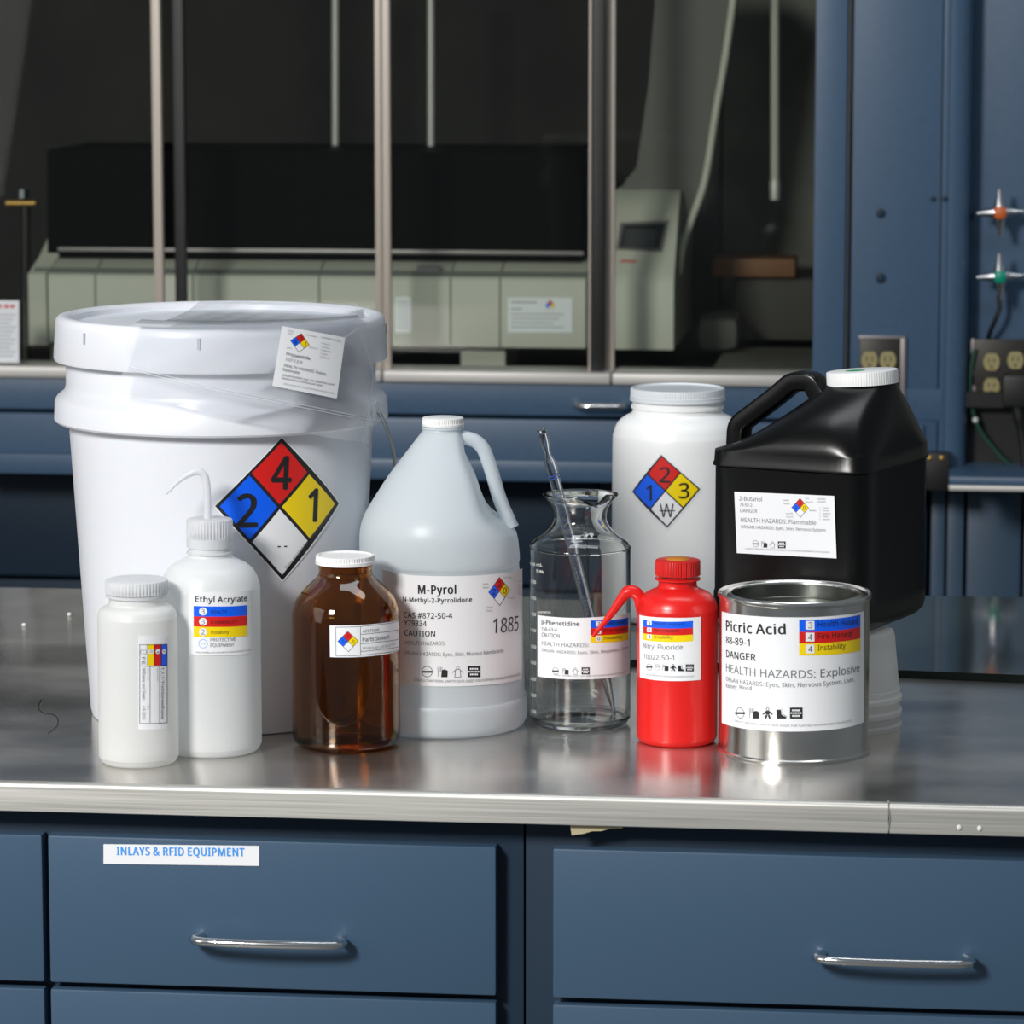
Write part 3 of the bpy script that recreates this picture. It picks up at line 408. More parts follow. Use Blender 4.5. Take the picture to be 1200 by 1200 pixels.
 38: (587, ((244, 581, 284, 578, 318, 567, 345, 549, 366, 524, 378, 494, 383, 458, 374, 411, 350, 372, 313, 338, 268, 308, 423, 159, 442, 186, 457, 216, 469, 250, 479, 286, 550, 286, 536, 237, 518, 191, 496, 150, 468, 114, 585, 0, 490, 0, 420, 67, 394, 46, 366, 28, 336, 13, 303, 2, 265, -6, 223, -8, 171, -4, 127, 10, 91, 32, 65, 63, 48, 102, 43, 149, 46, 187, 57, 220, 75, 248, 100, 273, 131, 296, 166, 318, 149, 337, 133, 358, 118, 379, 107, 403, 99, 429, 96, 456, 101, 493, 114, 524, 135, 548, 165, 567, 201, 578), (209, 273, 182, 257, 159, 239, 141, 221, 128, 201, 119, 178, 116, 152, 124, 112, 146, 81, 181, 61, 225, 55, 273, 59, 314, 71, 347, 90, 375, 111), (241, 524, 211, 519, 186, 506, 171, 485, 165, 457, 169, 429, 180, 404, 199, 378, 225, 350, 265, 376, 292, 401, 308, 428, 313, 458, 308, 484, 294, 505, 271, 519), )),
 37: (666, ((156, 581, 209, 569, 246, 534, 269, 477, 277, 402, 269, 326, 247, 269, 210, 233, 156, 221, 106, 233, 69, 269, 47, 326, 39, 402, 46, 477, 67, 534, 104, 569), (156, 531, 130, 523, 112, 498, 101, 458, 98, 402, 101, 345, 112, 305, 130, 280, 156, 272, 184, 280, 203, 304, 214, 345, 218, 402, 214, 458, 203, 498, 184, 523), (523, 573, 205, 0, 144, 0, 461, 573), (507, 351, 558, 340, 596, 304, 619, 248, 627, 172, 620, 97, 598, 40, 560, 4, 507, -8, 457, 4, 420, 40, 397, 97, 390, 172, 397, 248, 418, 304, 454, 340), (507, 301, 480, 293, 462, 269, 452, 229, 448, 172, 452, 116, 462, 75, 480, 51, 507, 43, 534, 51, 553, 75, 565, 115, 569, 172, 565, 229, 553, 269, 534, 293), )),
 47: (298, ((290, 573, 77, 0, 8, 0, 221, 573), )),
 106: (207, ((18, -192, -1, -192, -18, -190, -32, -187, -44, -183, -44, -126, -32, -129, -19, -132, -6, -133, 9, -134, 32, -130, 51, -120, 64, -100, 68, -67, 68, 430, 139, 430, 139, -64, 136, -101, 126, -133, 110, -159, 87, -177, 56, -189), (63, 546, 66, 566, 75, 580, 88, 588, 104, 591, 119, 588, 133, 580, 142, 566, 145, 546, 142, 526, 133, 512, 119, 504, 104, 501, 88, 504, 75, 512, 66, 526), )),
 120: (424, ((170, 220, 22, 430, 102, 430, 213, 268, 322, 430, 402, 430, 253, 220, 410, 0, 330, 0, 213, 172, 94, 0, 14, 0), )),
 75: (496, ((496, 0, 411, 0, 209, 273, 150, 222, 150, 0, 78, 0, 78, 573, 150, 573, 150, 290, 174, 318, 199, 345, 224, 372, 249, 399, 403, 573, 488, 573, 261, 323), )),
 88: (470, ((467, 0, 385, 0, 233, 249, 79, 0, 3, 0, 193, 298, 15, 573, 95, 573, 236, 348, 377, 573, 453, 573, 276, 300), )),
 74: (219, ((-3, -152, -21, -152, -37, -150, -51, -146, -63, -142, -63, -81, -49, -84, -35, -87, -20, -88, -5, -89, 15, -87, 33, -81, 50, -70, 63, -53, 71, -29, 74, 3, 74, 573, 146, 573, 146, 9, 141, -42, 128, -82, 105, -113, 75, -135, 39, -148), ))}
GSPACE = 0.209
def _fill(loops):
    b = bmesh.new()
    for l in loops:
        v = [b.verts.new((x/1000, y/1000, 0)) for x, y in zip(l[::2], l[1::2])]
        for k in range(len(v)): b.edges.new((v[k], v[(k+1) % len(v)]))
    bmesh.ops.triangle_fill(b, edges=list(b.edges), use_beauty=True, use_dissolve=False, normal=(0, 0, 1))
    b.verts.index_update()
    r = [(v.co.x, v.co.y) for v in b.verts], [tuple(v.index for v in f.verts) for f in b.faces]
    b.free(); return r
_gc, _tc = {}, {}
def glyph(ch, w_):
    if (ch, w_) not in _gc:
        a, loops = GLYPHS[ord(ch)]; v, f = _fill(loops); _gc[(ch, w_)] = (a/1000, v, f)
    return _gc[(ch, w_)]
def textmesh(s, bold):
    k = (s, round(max(bold, 0), 3))
    if k in _tc: return _tc[k]
    vs, fs, x = [], [], 0.
    for ch in s:
        if ch == ' ': x += GSPACE; continue
        a, v, f = glyph(ch, 0); d = k[1]; x += d
        for lv, (ox, oy) in enumerate(((0, 0), (d, 0), (-d, 0), (0, d*.6), (0, -d*.6)) if d else ((0, 0),)):
            o = len(vs); vs += [(p[0]+x+ox, p[1]+oy, lv*.000015) for p in v]; fs += [tuple(i+o for i in t) for t in f]
        x += a+d
    _tc[k] = (vs, fs); return _tc[k]
CAPH = max(v[1] for v in textmesh('H', 0)[0])
class Cyl:
    def __init__(s, ax, R, off=.0005):
        s.ax = ax; s.R = R if callable(R) else (lambda z: R); s.off = off; s.step = .0035
    def inv(s, px, py):
        d = ray(px, py); c = s.ax.c; z = s.ax.zof(py)
        for _ in range(8):
            R = s.R(z)+s.off; a = d.x**2+d.y**2; ex, ey = CAM.x-c.x, CAM.y-c.y
            b = 2*(d.x*ex+d.y*ey); cc = ex*ex+ey*ey-R*R; D = b*b-4*a*cc
            t = (-b-math.sqrt(max(D, 0)))/(2*a); p = CAM+d*t; z = p.z
        q = Vector((p.x-c.x, p.y-c.y, 0))
        return (math.atan2(q.dot(s.ax.ri), q.dot(s.ax.to))*s.R(z), p.z, s.ax.zc(p.z)/F)
    def pos(s, u, v, w):
        R = s.R(v); a = u/R; q = s.ax.c+(s.ax.to*math.cos(a)+s.ax.ri*math.sin(a))*(R+s.off+w)
        return Vector((q.x, q.y, v))
class Pln:
    def __init__(s, p0, ax, ay, off=.0005):
        s.p = Vector(p0); s.x = Vector(ax).normalized(); s.y = Vector(ay).normalized(); s.n = s.x.cross(s.y); s.off = off; s.step = 0
    def inv(s, px, py):
        d = ray(px, py); t = (s.p-CAM).dot(s.n)/d.dot(s.n); q = CAM+d*t
        return ((q-s.p).dot(s.x), (q-s.p).dot(s.y), (q-CAM).dot(fwd)/F)
    def pos(s, u, v, w): return s.p+s.x*u+s.y*v+s.n*(s.off+w)
class Label:
    LAY = .00013
    def __init__(s, surf): s.sf = surf; s.bm = bmesh.new(); s.mats = []
    def mi(s, m):
        m = M[m]
        if m not in s.mats: s.mats.append(m)
        return s.mats.index(m)
    def face(s, uv, lay, m):
        f = s.bm.faces.new([s.bm.verts.new((u, v, lay*s.LAY)) for u, v in uv]); f.material_index = s.mi(m)
    def q(s, pts, m, lay=1):
        s.face([s.sf.inv(*p)[:2] for p in pts], lay, m)
    def rect(s, x0, y0, x1, y1, m, lay=1, dy=0):
        s.q([(x0, y0), (x0, y1), (x1, y1+dy), (x1, y0+dy)], m, lay)
    def line(s, x0, y0, x1, y1, wd, m, lay=2):
        dx, dy = x1-x0, y1-y0; L = math.hypot(dx, dy); nx, ny = -dy/L*wd/2, dx/L*wd/2
        s.q([(x0-nx, y0-ny), (x0+nx, y0+ny), (x1+nx, y1+ny), (x1-nx, y1-ny)], m, lay)
    def circ(s, x, y, r, m, lay=2, ring=None):
        u, v, k = s.sf.inv(x, y); n = 20
        if ring:
            for i in range(n):
                a, b = 2*math.pi*i/n, 2*math.pi*(i+1)/n
                s.face([(u+rr*k*math.cos(t), v+rr*k*math.sin(t)) for rr, t in ((r, a), (r, b), (r-ring, b), (r-ring, a))], lay, m)
        else: s.face([(u+r*k*math.cos(2*math.pi*i/n), v+r*k*math.sin(2*math.pi*i/n)) for i in range(n)], lay, m)
    def t(s, txt, x0, y0, x1, y1, h, m='k', bold=0., lay=3):
        vs, fs = textmesh(txt, bold)
        if not vs: return
        a = s.sf.inv(x0, y0); b = s.sf.inv(x1, y1); k = (a[2]+b[2])/2
        d = Vector((b[0]-a[0], b[1]-a[1])); L = d.length; d /= L; up = Vector((-d.y, d.x))
        mn = min(v[0] for v in vs); mx = max(v[0] for v in vs); sx = L/(mx-mn); sy = h*k/CAPH
        i = s.mi(m)
        nv = [s.bm.verts.new((a[0]+d.x*(v[0]-mn)*sx+up.x*v[1]*sy, a[1]+d.y*(v[0]-mn)*sx+up.y*v[1]*sy, lay*s.LAY+v[2])) for v in vs]
        for f in fs:
            try: s.bm.faces.new([nv[j] for j in f]).material_index = i
            except ValueError: pass
    def nfpa(s, T, R, B, L, nums=('', '', '', ''), bw=.03, th=None, lay=2, bold=.0, nh=.3):
        """four-colour hazard diamond; nums = red, blue, yellow, white"""
        T, R, B, L = (Vector(p) for p in (T, R, B, L))
        def g(a, b):   # a along L->T (0..1), b along L->B
            return L*(1-a)*(1-b)+T*a*(1-b)+B*b*(1-a)+R*a*b
        s.q([T, L, B, R], 'k', lay)
        e = bw
        for (a0, a1, b0, b1), m in (((.5+e/2, 1-e, e, .5-e/2), 'pr'), ((e, .5-e/2, e, .5-e/2), 'pb'),
                                    ((.5+e/2, 1-e, .5+e/2, 1-e), 'py'), ((e, .5-e/2, .5+e/2, 1-e), 'paper')):
            s.q([g(a1, b0), g(a0, b0), g(a0, b1), g(a1, b1)], m, lay+1)
        hh = (B-T).length*nh*.5; ex = (R-L).normalized()
        for (a, b), tx in zip(((.75, .25), (.25, .25), (.75, .75), (.25, .75)), nums):
            if tx:
                c = g(a, b); w_ = hh*(.62 if tx not in ('1',) else .32)
                p0 = c-ex*w_/2+Vector((0, hh*.5)); p1 = c+ex*w_/2+Vector((0, hh*.5))
                s.t(tx, p0.x, p0.y, p1.x, p1.y, hh, 'k', bold, lay+2)
    def bars(s, x0, x1, yl, yr, nums, words, sq, tw, th=3, size=None):
        """blue / red / yellow rating bars; yl, yr = the four line heights at each end"""
        for i, m in enumerate(('pb', 'pr', 'py')):
            s.q([(x0, yl[i]), (x0, yl[i+1]), (x1, yr[i+1]), (x1, yr[i])], m, 2)
            f = (sq-x0)/(x1-x0); top = yl[i]+(yr[i]-yl[i])*f; h = (yl[i+1]-yl[i])
            z = size or h*.72
            s.rect(sq, top+(h-z)/2, sq+z, top+(h+z)/2, 'paper', 3)
            s.t(nums[i], sq+z*.3, top+h/2+z*.33, sq+z*.75, top+h/2+z*.33, z*.66, 'k', 0, 4)
            bx = sq+z+ (4 if th > 4 else 3); f0 = (bx-x0)/(x1-x0); f1 = (bx+tw[i]-x0)/(x1-x0)
            b0 = yl[i]+(yr[i]-yl[i])*f0+h/2+th/2; b1 = yl[i]+(yr[i]-yl[i])*f1+h/2+th/2
            s.t(words[i], bx, b0, bx+tw[i], b1, th, 'k', 0, 3)
    def icons(s, x, y, h, which, gap=1.15, slope=0):
        """protective-equipment pictograms, x = left, y = top, h = size"""
        def P(a, b): return (x+a*h, y+b*h)
        for wch in which:
            if wch == 'face':
                s.circ(x+h*.5, y+h*.5, h*.5, 'gk', 2, h*.06); s.rect(x+h*.05, y+h*.42, x+h*.95, y+h*.60, 'k', 3)
            elif wch == 'goggles':
                s.circ(x+h*.5, y+h*.5, h*.45, 'lk', 2, h*.06); s.circ(x+h*.32, y+h*.4, h*.17, 'gk', 3, h*.06); s.circ(x+h*.68, y+h*.4, h*.17, 'gk', 3, h*.06)
            elif wch == 'glove':
                for k in range(4): s.line(*P(.08+.13*k, .05+.03*abs(k-1)), *P(.12+.11*k, .55), h*.05, 'gk', 2)
                s.line(*P(.12, .55), *P(.14, .95), h*.05, 'gk', 2)
                s.q([P(.45, .35), P(.38, 1.0), P(.95, 1.0), P(.98, .42), P(.75, .3)], 'k', 3)
            elif wch in ('suit', 'apron'):
                m = 'k' if wch == 'suit' else 'lk'
                s.circ(x+h*.5, y+h*.15, h*.15, m, 3, h*.05)
                if wch == 'suit':
                    s.q([P(.35, .3), P(.02, .6), P(.12, .66), P(.35, .5)], m, 3); s.q([P(.65, .3), P(.65, .5), P(.88, .66), P(.98, .6)], m, 3)
                    s.q([P(.35, .3), P(.35, .65), P(.65, .65), P(.65, .3)], m, 3)
                    s.q([P(.35, .65), P(.2, 1.), P(.38, 1.), P(.5, .7)], m, 3); s.q([P(.65, .65), P(.5, .7), P(.62, 1.), P(.8, 1.)], m, 3)
                else:
                    for a, b, c, d in ((.3, .3, .22, 1), (.7, .3, .78, 1), (.22, 1, .78, 1), (.3, .3, .7, .3), (.3, .35, .0, .6), (.7, .35, 1., .6)):
                        s.line(*P(a, b), *P(c, d), h*.05, 'gk', 3)
            elif wch == 'boot':
                s.q([P(.05, .2), P(.08, 1.), P(.95, 1.), P(.9, .85), P(.5, .65), P(.45, .2)], 'k', 3)
                s.line(*P(.6, .05), *P(.62, .6), h*.05, 'gk', 2); s.line(*P(.62, .6), *P(1., .85), h*.05, 'gk', 2)
            elif wch == 'box':
                s.rect(x+h*.02, y, x+h*1.15, y+h, 'k', 3)
                for (a, b), (c, d) in (((.2, .17), (.97, .33)), ((.08, .43), (1.09, .57)), ((.22, .67), (.95, .83))):
                    for q_ in range(5):
                        w_ = (c-a)/5; s.rect(x+h*(a+w_*q_), y+h*b, x+h*(a+w_*(q_+.78)), y+h*d, 'paper', 4)
            x += h*gap; y += slope*h*gap
    def build(s, name, parent, root=None):
        bm = s.bm
        if s.sf.step:
            us = [v.co.x for v in bm.verts]; a, b = min(us), max(us); n = int((b-a)/s.sf.step)+1
            for i in range(1, n):
                x = a+(b-a)*i/n
                bmesh.ops.bisect_plane(bm, geom=list(bm.verts)+list(bm.edges)+list(bm.faces), plane_co=(x, 0, 0), plane_no=(1, 0, 0), dist=1e-7)
        for v in bm.verts: v.co = s.sf.pos(v.co.x, v.co.y, v.co.z)
        return mesh_obj(name, bm, s.mats, parent, smooth=False, root=root)
FINE = 'CONSULT MATERIAL SAFETY DATA SHEET FOR FURTHER INFORMATION ON HAZARDS'
def blurbs(L, items, m='lk'):
    for s_, x, y, w_, h in items: L.t(s_, x, y, x+w_, y, h, m)
#@@SETTING
# ================================================================== SETTING
def struct(o): o['kind'] = 'structure'; return o
HY = 2.42                                            # front plane of the fume hood
XL, XR = -2.4, 2.6
struct(mesh_obj('floor', box(-4, 4.5, -4.2, 3.9, -.05, 0), M['floor'], smooth=False))
struct(mesh_obj('wall_back', box(-4, 4.5, 3.9, 4.0, 0, 3.2), M['wall'], smooth=False))
# ---- steel worktop on its bench
yr = gpt(0, 688).y
wt = thing('steel_worktop', 'brushed stainless steel worktop that carries all the containers', 'worktop', (0, .5, CT-.024))
ts = mesh_obj('top_sheet', box(-2.1, 2.2, .0015, yr, CT-.024, CT, .0006), M['steel'], wt)
uvl = ts.data.uv_layers.new(name='grain')       # grain runs along the bench, u across it
for lp in ts.data.loops: co = ts.data.vertices[lp.vertex_index].co; uvl.data[lp.index].uv = (co.y, -co.x)
sx = gpt(1042, 942).x
for a, b in ((-2.1, sx-.0006), (sx+.0006, 2.2)):
    bm = bmesh.new(); n = 8; R = .004; prof = []
    for i in range(n+1):
        t = math.pi/2*i/n; prof.append((.0015+R*0 - R*math.sin(t)+R*0, CT+.0002-R+R*math.cos(t)))
    prof = [(.006, CT+.0002)]+prof+[(-.0025, CT-.0245), (.0, CT-.0255), (.02, CT-.0255)]
    v0 = [bm.verts.new((a, y, z)) for y, z in prof]; v1 = [bm.verts.new((b, y, z)) for y, z in prof]
    for i in range(len(prof)-1): bm.faces.new((v0[i], v1[i], v1[i+1], v0[i+1]))
    bm.faces.new(v0); bm.faces.new(v1)
    bmesh.ops.recalc_face_normals(bm, faces=bm.faces)
    mesh_obj('edge_trim', bm, M['edge_steel'], wt)
bm = tube([(sx-.001, .010, CT+.0001), (sx+.0005, .002, CT+.0001), (sx, -.0022, CT-.004), (sx+.001, -.0026, CT-.012), (sx-.0006, -.0026, CT-.024)], .0007, 6)
mesh_obj('weld_seam', bm, M['wire'], wt)
for px in (1124, 1148):
    q = ypt(px, 970 if px == 1124 else 971, -.003)
    bm = bmesh.new(); bmesh.ops.create_uvsphere(bm, u_segments=10, v_segments=6, radius=.002)
    bmesh.ops.scale(bm, verts=bm.verts, vec=(1, .4, 1.2)); bmesh.ops.translate(bm, verts=bm.verts, vec=q)
    mesh_obj('weld_spot', bm, M['crumb'], wt)
# ---- base cabinets under the worktop
CY = .03
def cabinet(x0p, x1p, drawers, label, tagtext=None):
    X0 = ypt(x0p, 985, CY).x; X1 = ypt(x1p, 985, CY).x
    t = thing('base_cabinet', label, 'cabinet', ((X0+X1)/2, .5, 0))
    mesh_obj('body', box(X0+.0008, X1-.0008, CY, .95, .09, CT-.0262, .001), M['navy'], t)
    mesh_obj('plinth', box(X0+.002, X1-.002, CY+.06, .93, 0, .09), M['dark'], t)
    for (a, b) in drawers:
        xa, xb = ypt(a, 990, CY-.018).x, ypt(b, 990, CY-.018).x
        zt = ypt(57, 979, CY-.018).z
        for k in range(3):
            h = .13 if k < 2 else .32
            z1 = zt; z0 = zt-h
            d = mesh_obj('drawer', box(xa, xb, CY-.018, CY-.0005, z0, z1, .002), M['drawer'], t)
            mx = (xa+xb)/2; hz = z0+h*.35
            bm = tube(catmull([(mx-.06, CY-.017, hz), (mx-.055, CY-.04, hz), (mx+.055, CY-.04, hz), (mx+.06, CY-.017, hz)], 5), .004, 10)
            mesh_obj('handle', bm, M['chrome'], d)
            if k == 0 and tagtext and a > 0:
                L = Label(Pln((xa, CY-.018, zt), (1, 0, 0), (0, 0, 1), .0006))
                L.q([(121.5, 989), (121.5, 1012), (304, 1014.5), (304, 991)], 'paper')
                L.t(tagtext, 137, 1001.5, 287, 1003, 9.5, 'sky', .03)
                L.build('drawer_label', d)['label'] = 'white card with blue lettering'
            zt = z0-.006
    return t
cabinet(-560, 615, ((-540, 49), (56, 581)), 'blue base cabinet under the left part of the worktop, white lettered card on a drawer', 'INLAYS & RFID EQUIPMENT')
cabinet(615, 1500, ((648, 1460),), 'blue base cabinet under the right part of the worktop, drawer without a card')
# masking tape under the edge
bm = bmesh.new(); zz = CT-.0258
pts = [(668, 966), (670, 979), (676, 978), (684, 977), (694, 974), (704, 974), (716, 971), (729, 971), (731, 967)]
vs = []
for d in (0, .0004):
    vs.append([bm.verts.new(ypt(px, py, .004+d)) for px, py in pts])
bm.faces.new(vs[0]); bm.faces.new(list(reversed(vs[1])))
for i in range(len(pts)):
    j = (i+1) % len(pts); bm.faces.new((vs[0][i], vs[0][j], vs[1][j], vs[1][i]))
bmesh.ops.recalc_face_normals(bm, faces=bm.faces)
tag(mesh_obj('tape_scrap', bm, M['tape'], smooth=False, root=ypt(700, 970, .004)), 'torn scrap of tan masking tape hanging below the worktop edge', 'tape')
#@@HOOD
# ================================================================== FUME HOOD behind
def rb(x0, y0, x1, y1, Y0, Y1, bev=0, bm=None):
    """box whose front face (at depth Y0) spans the given photo rectangle"""
    xm, ym = (x0+x1)/2, (y0+y1)/2
    return box(ypt(x0, ym, Y0).x, ypt(x1, ym, Y0).x, Y0, Y1, ypt(xm, y1, Y0).z, ypt(xm, y0, Y0).z, bev, bm)
hood = thing('fume_hood', 'blue fume hood with sliding glass sashes behind the bench', 'fume hood', (0, HY+.4, 0))
HT = 2.3
zs = ypt(480, 447, HY).z; zst = ypt(480, 434, HY).z
xr = ypt(953, 330, HY).x
# interior shell
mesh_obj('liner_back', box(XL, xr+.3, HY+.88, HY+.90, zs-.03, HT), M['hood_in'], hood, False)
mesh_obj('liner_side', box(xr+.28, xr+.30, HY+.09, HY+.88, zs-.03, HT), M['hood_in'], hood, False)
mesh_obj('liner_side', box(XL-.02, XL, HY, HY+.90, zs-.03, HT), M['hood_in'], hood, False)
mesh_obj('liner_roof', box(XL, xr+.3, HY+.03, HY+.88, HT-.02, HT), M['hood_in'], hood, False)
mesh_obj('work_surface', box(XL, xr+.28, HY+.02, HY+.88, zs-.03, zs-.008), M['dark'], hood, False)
mesh_obj('header_panel', box(XL, xr, HY, HY+.03, 1.85, HT, .002), M['blue'], hood, False)
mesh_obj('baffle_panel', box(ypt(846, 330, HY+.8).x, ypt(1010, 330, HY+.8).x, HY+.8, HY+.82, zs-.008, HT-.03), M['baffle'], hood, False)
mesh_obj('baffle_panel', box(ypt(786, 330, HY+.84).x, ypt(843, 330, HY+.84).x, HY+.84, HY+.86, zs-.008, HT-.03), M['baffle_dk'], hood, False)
mesh_obj('work_tray', box(ypt(830, 420, HY+.1).x, xr+.1, HY+.1, HY+.55, zs-.0075, zs+.004, .002), M['baffle'], hood, False)
# sill in sections
xs = [XL, ypt(150, 440, HY).x, ypt(449, 440, HY).x, ypt(717, 440, HY).x, xr]
for a, b in zip(xs, xs[1:]):
    mesh_obj('sill', box(a+.0012, b-.0012, HY-.012, HY+.085, zs, zst, .003), M['alu'], hood)
# sashes: frame strips + pane
def vstrip(x0, x1, Y, mat, name, parent, dep=.012, y=320, zt=1.85):
    a, b = ypt(x0, y, Y).x, ypt(x1, y, Y).x
    return mesh_obj(name, box(a, b, Y, Y+dep, zst-.002, zt, .0015), mat, parent)
def sash(xa, xb, Y, strips):
    a, b = ypt(xa, 320, Y).x, ypt(xb, 320, Y).x
    s = mesh_obj('sash', box(a, b, Y+.001, Y+.012, 1.83, 1.85), M['alu_strip'], hood, False)
    mesh_obj('pane', box(a, b, Y+.005, Y+.009, zst, 1.83), M['pane'], s, False)
    for x0, x1, mt in strips: vstrip(x0, x1, Y-.001, M[mt], 'stile', s, .014, zt=1.83)
    return s
Y1, Y2 = HY+.012, HY+.042
sash(-330, 191, Y1, ((-330, -320, 'alu_strip'), (180.5, 191, 'alu_strip')))
sash(205, 449, Y2, ((205, 218, 'dark'), (440, 448, 'alu_strip')))
sash(449, 708, Y1, ((448.5, 457.5, 'alu_strip'), (693.5, 708, 'dark'), (689.5, 692.5, 'alu_strip')))
sash(700, 952, Y2, ((709.5, 720, 'alu_strip'),))
# front face below the sill
ap_b = ypt(480, 485, HY).z
# bench fascia (apron) and drawers
mesh_obj('apron', box(XL, ypt(1104, 460, HY).x, HY-.002, HY+.03, ap_b, zs-.0015, .002), M['blue'], hood)
hb = thing('base_cabinet', 'blue base cabinet under the fume hood, chrome pull on its front', 'cabinet', (0, HY+.3, 0))
FY = HY-.01
z1 = ypt(480, 490, FY).z; z2 = ypt(480, 560, FY).z; z3 = ypt(480, 537, FY-.006).z
xd = [XL, ypt(-40, 520, FY).x, ypt(1084, 520, FY).x]
for a, b in zip(xd, xd[1:]):
    mesh_obj('front_panel', box(a+.002, b-.002, FY, HY+.06, z2, z1, .004), M['blue'], hb)
    mesh_obj('lip', box(a+.002, b-.002, FY-.012, FY+.004, z2-.002, z3, .006), M['blue'], hb)
mesh_obj('carcass', box(XL, XR, HY+.16, HY+.5, .1, z1-.1), M['navy'], hb, False)
mesh_obj('top_rail', box(XL, XR, HY+.06, HY+.5, z1-.1, zs-.035), M['dark'], hb, False)
mesh_obj('plinth', box(XL, XR, HY+.2, HY+.5, 0, .1), M['dark'], hb, False)
DY = HY+.13
dx = [-420, -60, 330, 700, 1087]
zd = ypt(50, 675, DY).z
for a, b in zip(dx, dx[1:]):
    A, B = ypt(a, 620, DY).x, ypt(b, 620, DY).x
    mesh_obj('door', box(A+.002, B-.002, DY, DY+.03, zd, z1-.1, .003), M['navy'], hb)  # shade below the hood bench put into the door colour
    mesh_obj('door', box(A+.002, B-.002, DY, DY+.03, .12, zd-.006, .003), M['navy'], hb)
for a, b in ((1091, 1107), (1110, 1129), (1133, 1196), (1200, 1420)):
    A, B = ypt(a, 640, DY).x, ypt(b, 640, DY).x
    mesh_obj('door', box(A, B, DY, DY+.03, .12, z1-.1, .002), M['drawer'], hb)
# chrome pull
p0, p1 = ypt(674, 476, HY-.035), ypt(733, 477, HY-.035)
bm = tube(catmull([p0+Vector((0, .033, 0)), p0+Vector((.004, .004, 0)), (p0+p1)/2, p1+Vector((-.004, .004, 0)), p1+Vector((0, .033, 0))], 6), .0045, 10, flat=(Vector((0, 0, 1)), 1.1, 0))
mesh_obj('handle', bm, M['chrome'], hood)['label'] = 'chrome pull handle'
# right side: guide column, panel, post, valve panel
def vbox(x0, x1, Y0, Y1, mat, name, z0=None, bev=.002, zt=HT, parent=hood):
    z0 = ypt(1050, 556, HY).z if z0 is None else z0
    return mesh_obj(name, box(ypt(x0, 330, Y0).x, ypt(x1, 330, Y0).x, Y0, Y1, z0, zt, bev), mat, parent)
vbox(953, 990, HY-.012, HY+.09, M['blue'], 'guide_column')
vbox(990, 996.5, HY+.012, HY+.05, M['dark'], 'channel', bev=0)
mesh_obj('channel_strip', box(ypt(991.5, 330, HY).x, ypt(993.2, 330, HY).x, HY+.004, HY+.02, ypt(1050, 556, HY).z, HT), M['alu'], hood, False)
vbox(997, 1101, HY, HY+.06, M['blue'], 'side_panel')
vbox(1102, 1110, HY-.001, HY+.06, M['blue'], 'side_panel')
# rounded post running back to the valve panel
bm = bmesh.new(); a0 = ypt(1110, 330, HY).x; a1 = ypt(1132, 330, HY).x; R = a1-a0; z0_ = ypt(1050, 556, HY).z
pr_ = [(a0, HY+.1), (a0, HY)]+[(a0+.004+R*math.sin(t), HY+R-R*math.cos(t)) for t in [math.pi/2*i/8 for i in range(9)]]+[(a1+.004, HY+.1)]
lo = [bm.verts.new((x, y, z0_)) for x, y in pr_]; hi = [bm.verts.new((x, y, HT)) for x, y in pr_]
for i in range(len(pr_)):
    j = (i+1) % len(pr_); bm.faces.new((lo[i], lo[j], hi[j], hi[i]))
bm.faces.new(lo); bm.faces.new(hi); bmesh.ops.recalc_face_normals(bm, faces=bm.faces)
mesh_obj('corner_post', bm, M['blue'], hood)
VY = HY+.07
vbox(1128, 1420, VY, VY+.03, M['blue'], 'valve_panel')
# bolt heads
for px, py, r in ((1032, 250, .007), (1032, 326, .0075), (1093.5, 233, .004), (1107.5, 233, .004), (1137, 253, .006)):
    Yb = HY if px < 1120 else VY
    q = ypt(px, py, Yb-.001)
    bm = lathe(Vector((0, 0, 0)), [(r, 0), (r, .0012), (r*.6, .002)], 16)
    bmesh.ops.rotate(bm, verts=bm.verts, matrix=Matrix.Rotation(math.pi/2, 3, 'X')); bmesh.ops.translate(bm, verts=bm.verts, vec=q)
    mesh_obj('bolt_head', bm, M['navy'], hood)
# ledge at lower right with bracket
zl = ypt(1200, 560, HY-.12).z
mesh_obj('ledge', box(ypt(1112, 560, HY-.12).x, XR, HY-.12, HY+.1, zl-.012, zl, .003), M['blue'], hb)
mesh_obj('ledge_front', box(ypt(1112, 560, HY-.12).x, XR, HY-.122, HY-.1, zl-.02, zl-.0122, .002), M['alu'], hb)
br = mesh_obj('bracket', rb(1085, 531, 1113, 575, HY-.03, HY-.004, .002), M['dark'], hood)
for px in (1089.5, 1103.5):
    q = ypt(px, 537, HY-.031)
    bm = bmesh.new(); bmesh.ops.create_uvsphere(bm, u_segments=12, v_segments=8, radius=.0042); bmesh.ops.scale(bm, verts=bm.verts, vec=(1, .4, 1)); bmesh.ops.translate(bm, verts=bm.verts, vec=q)
    mesh_obj('screw', bm, M['brass'], br)
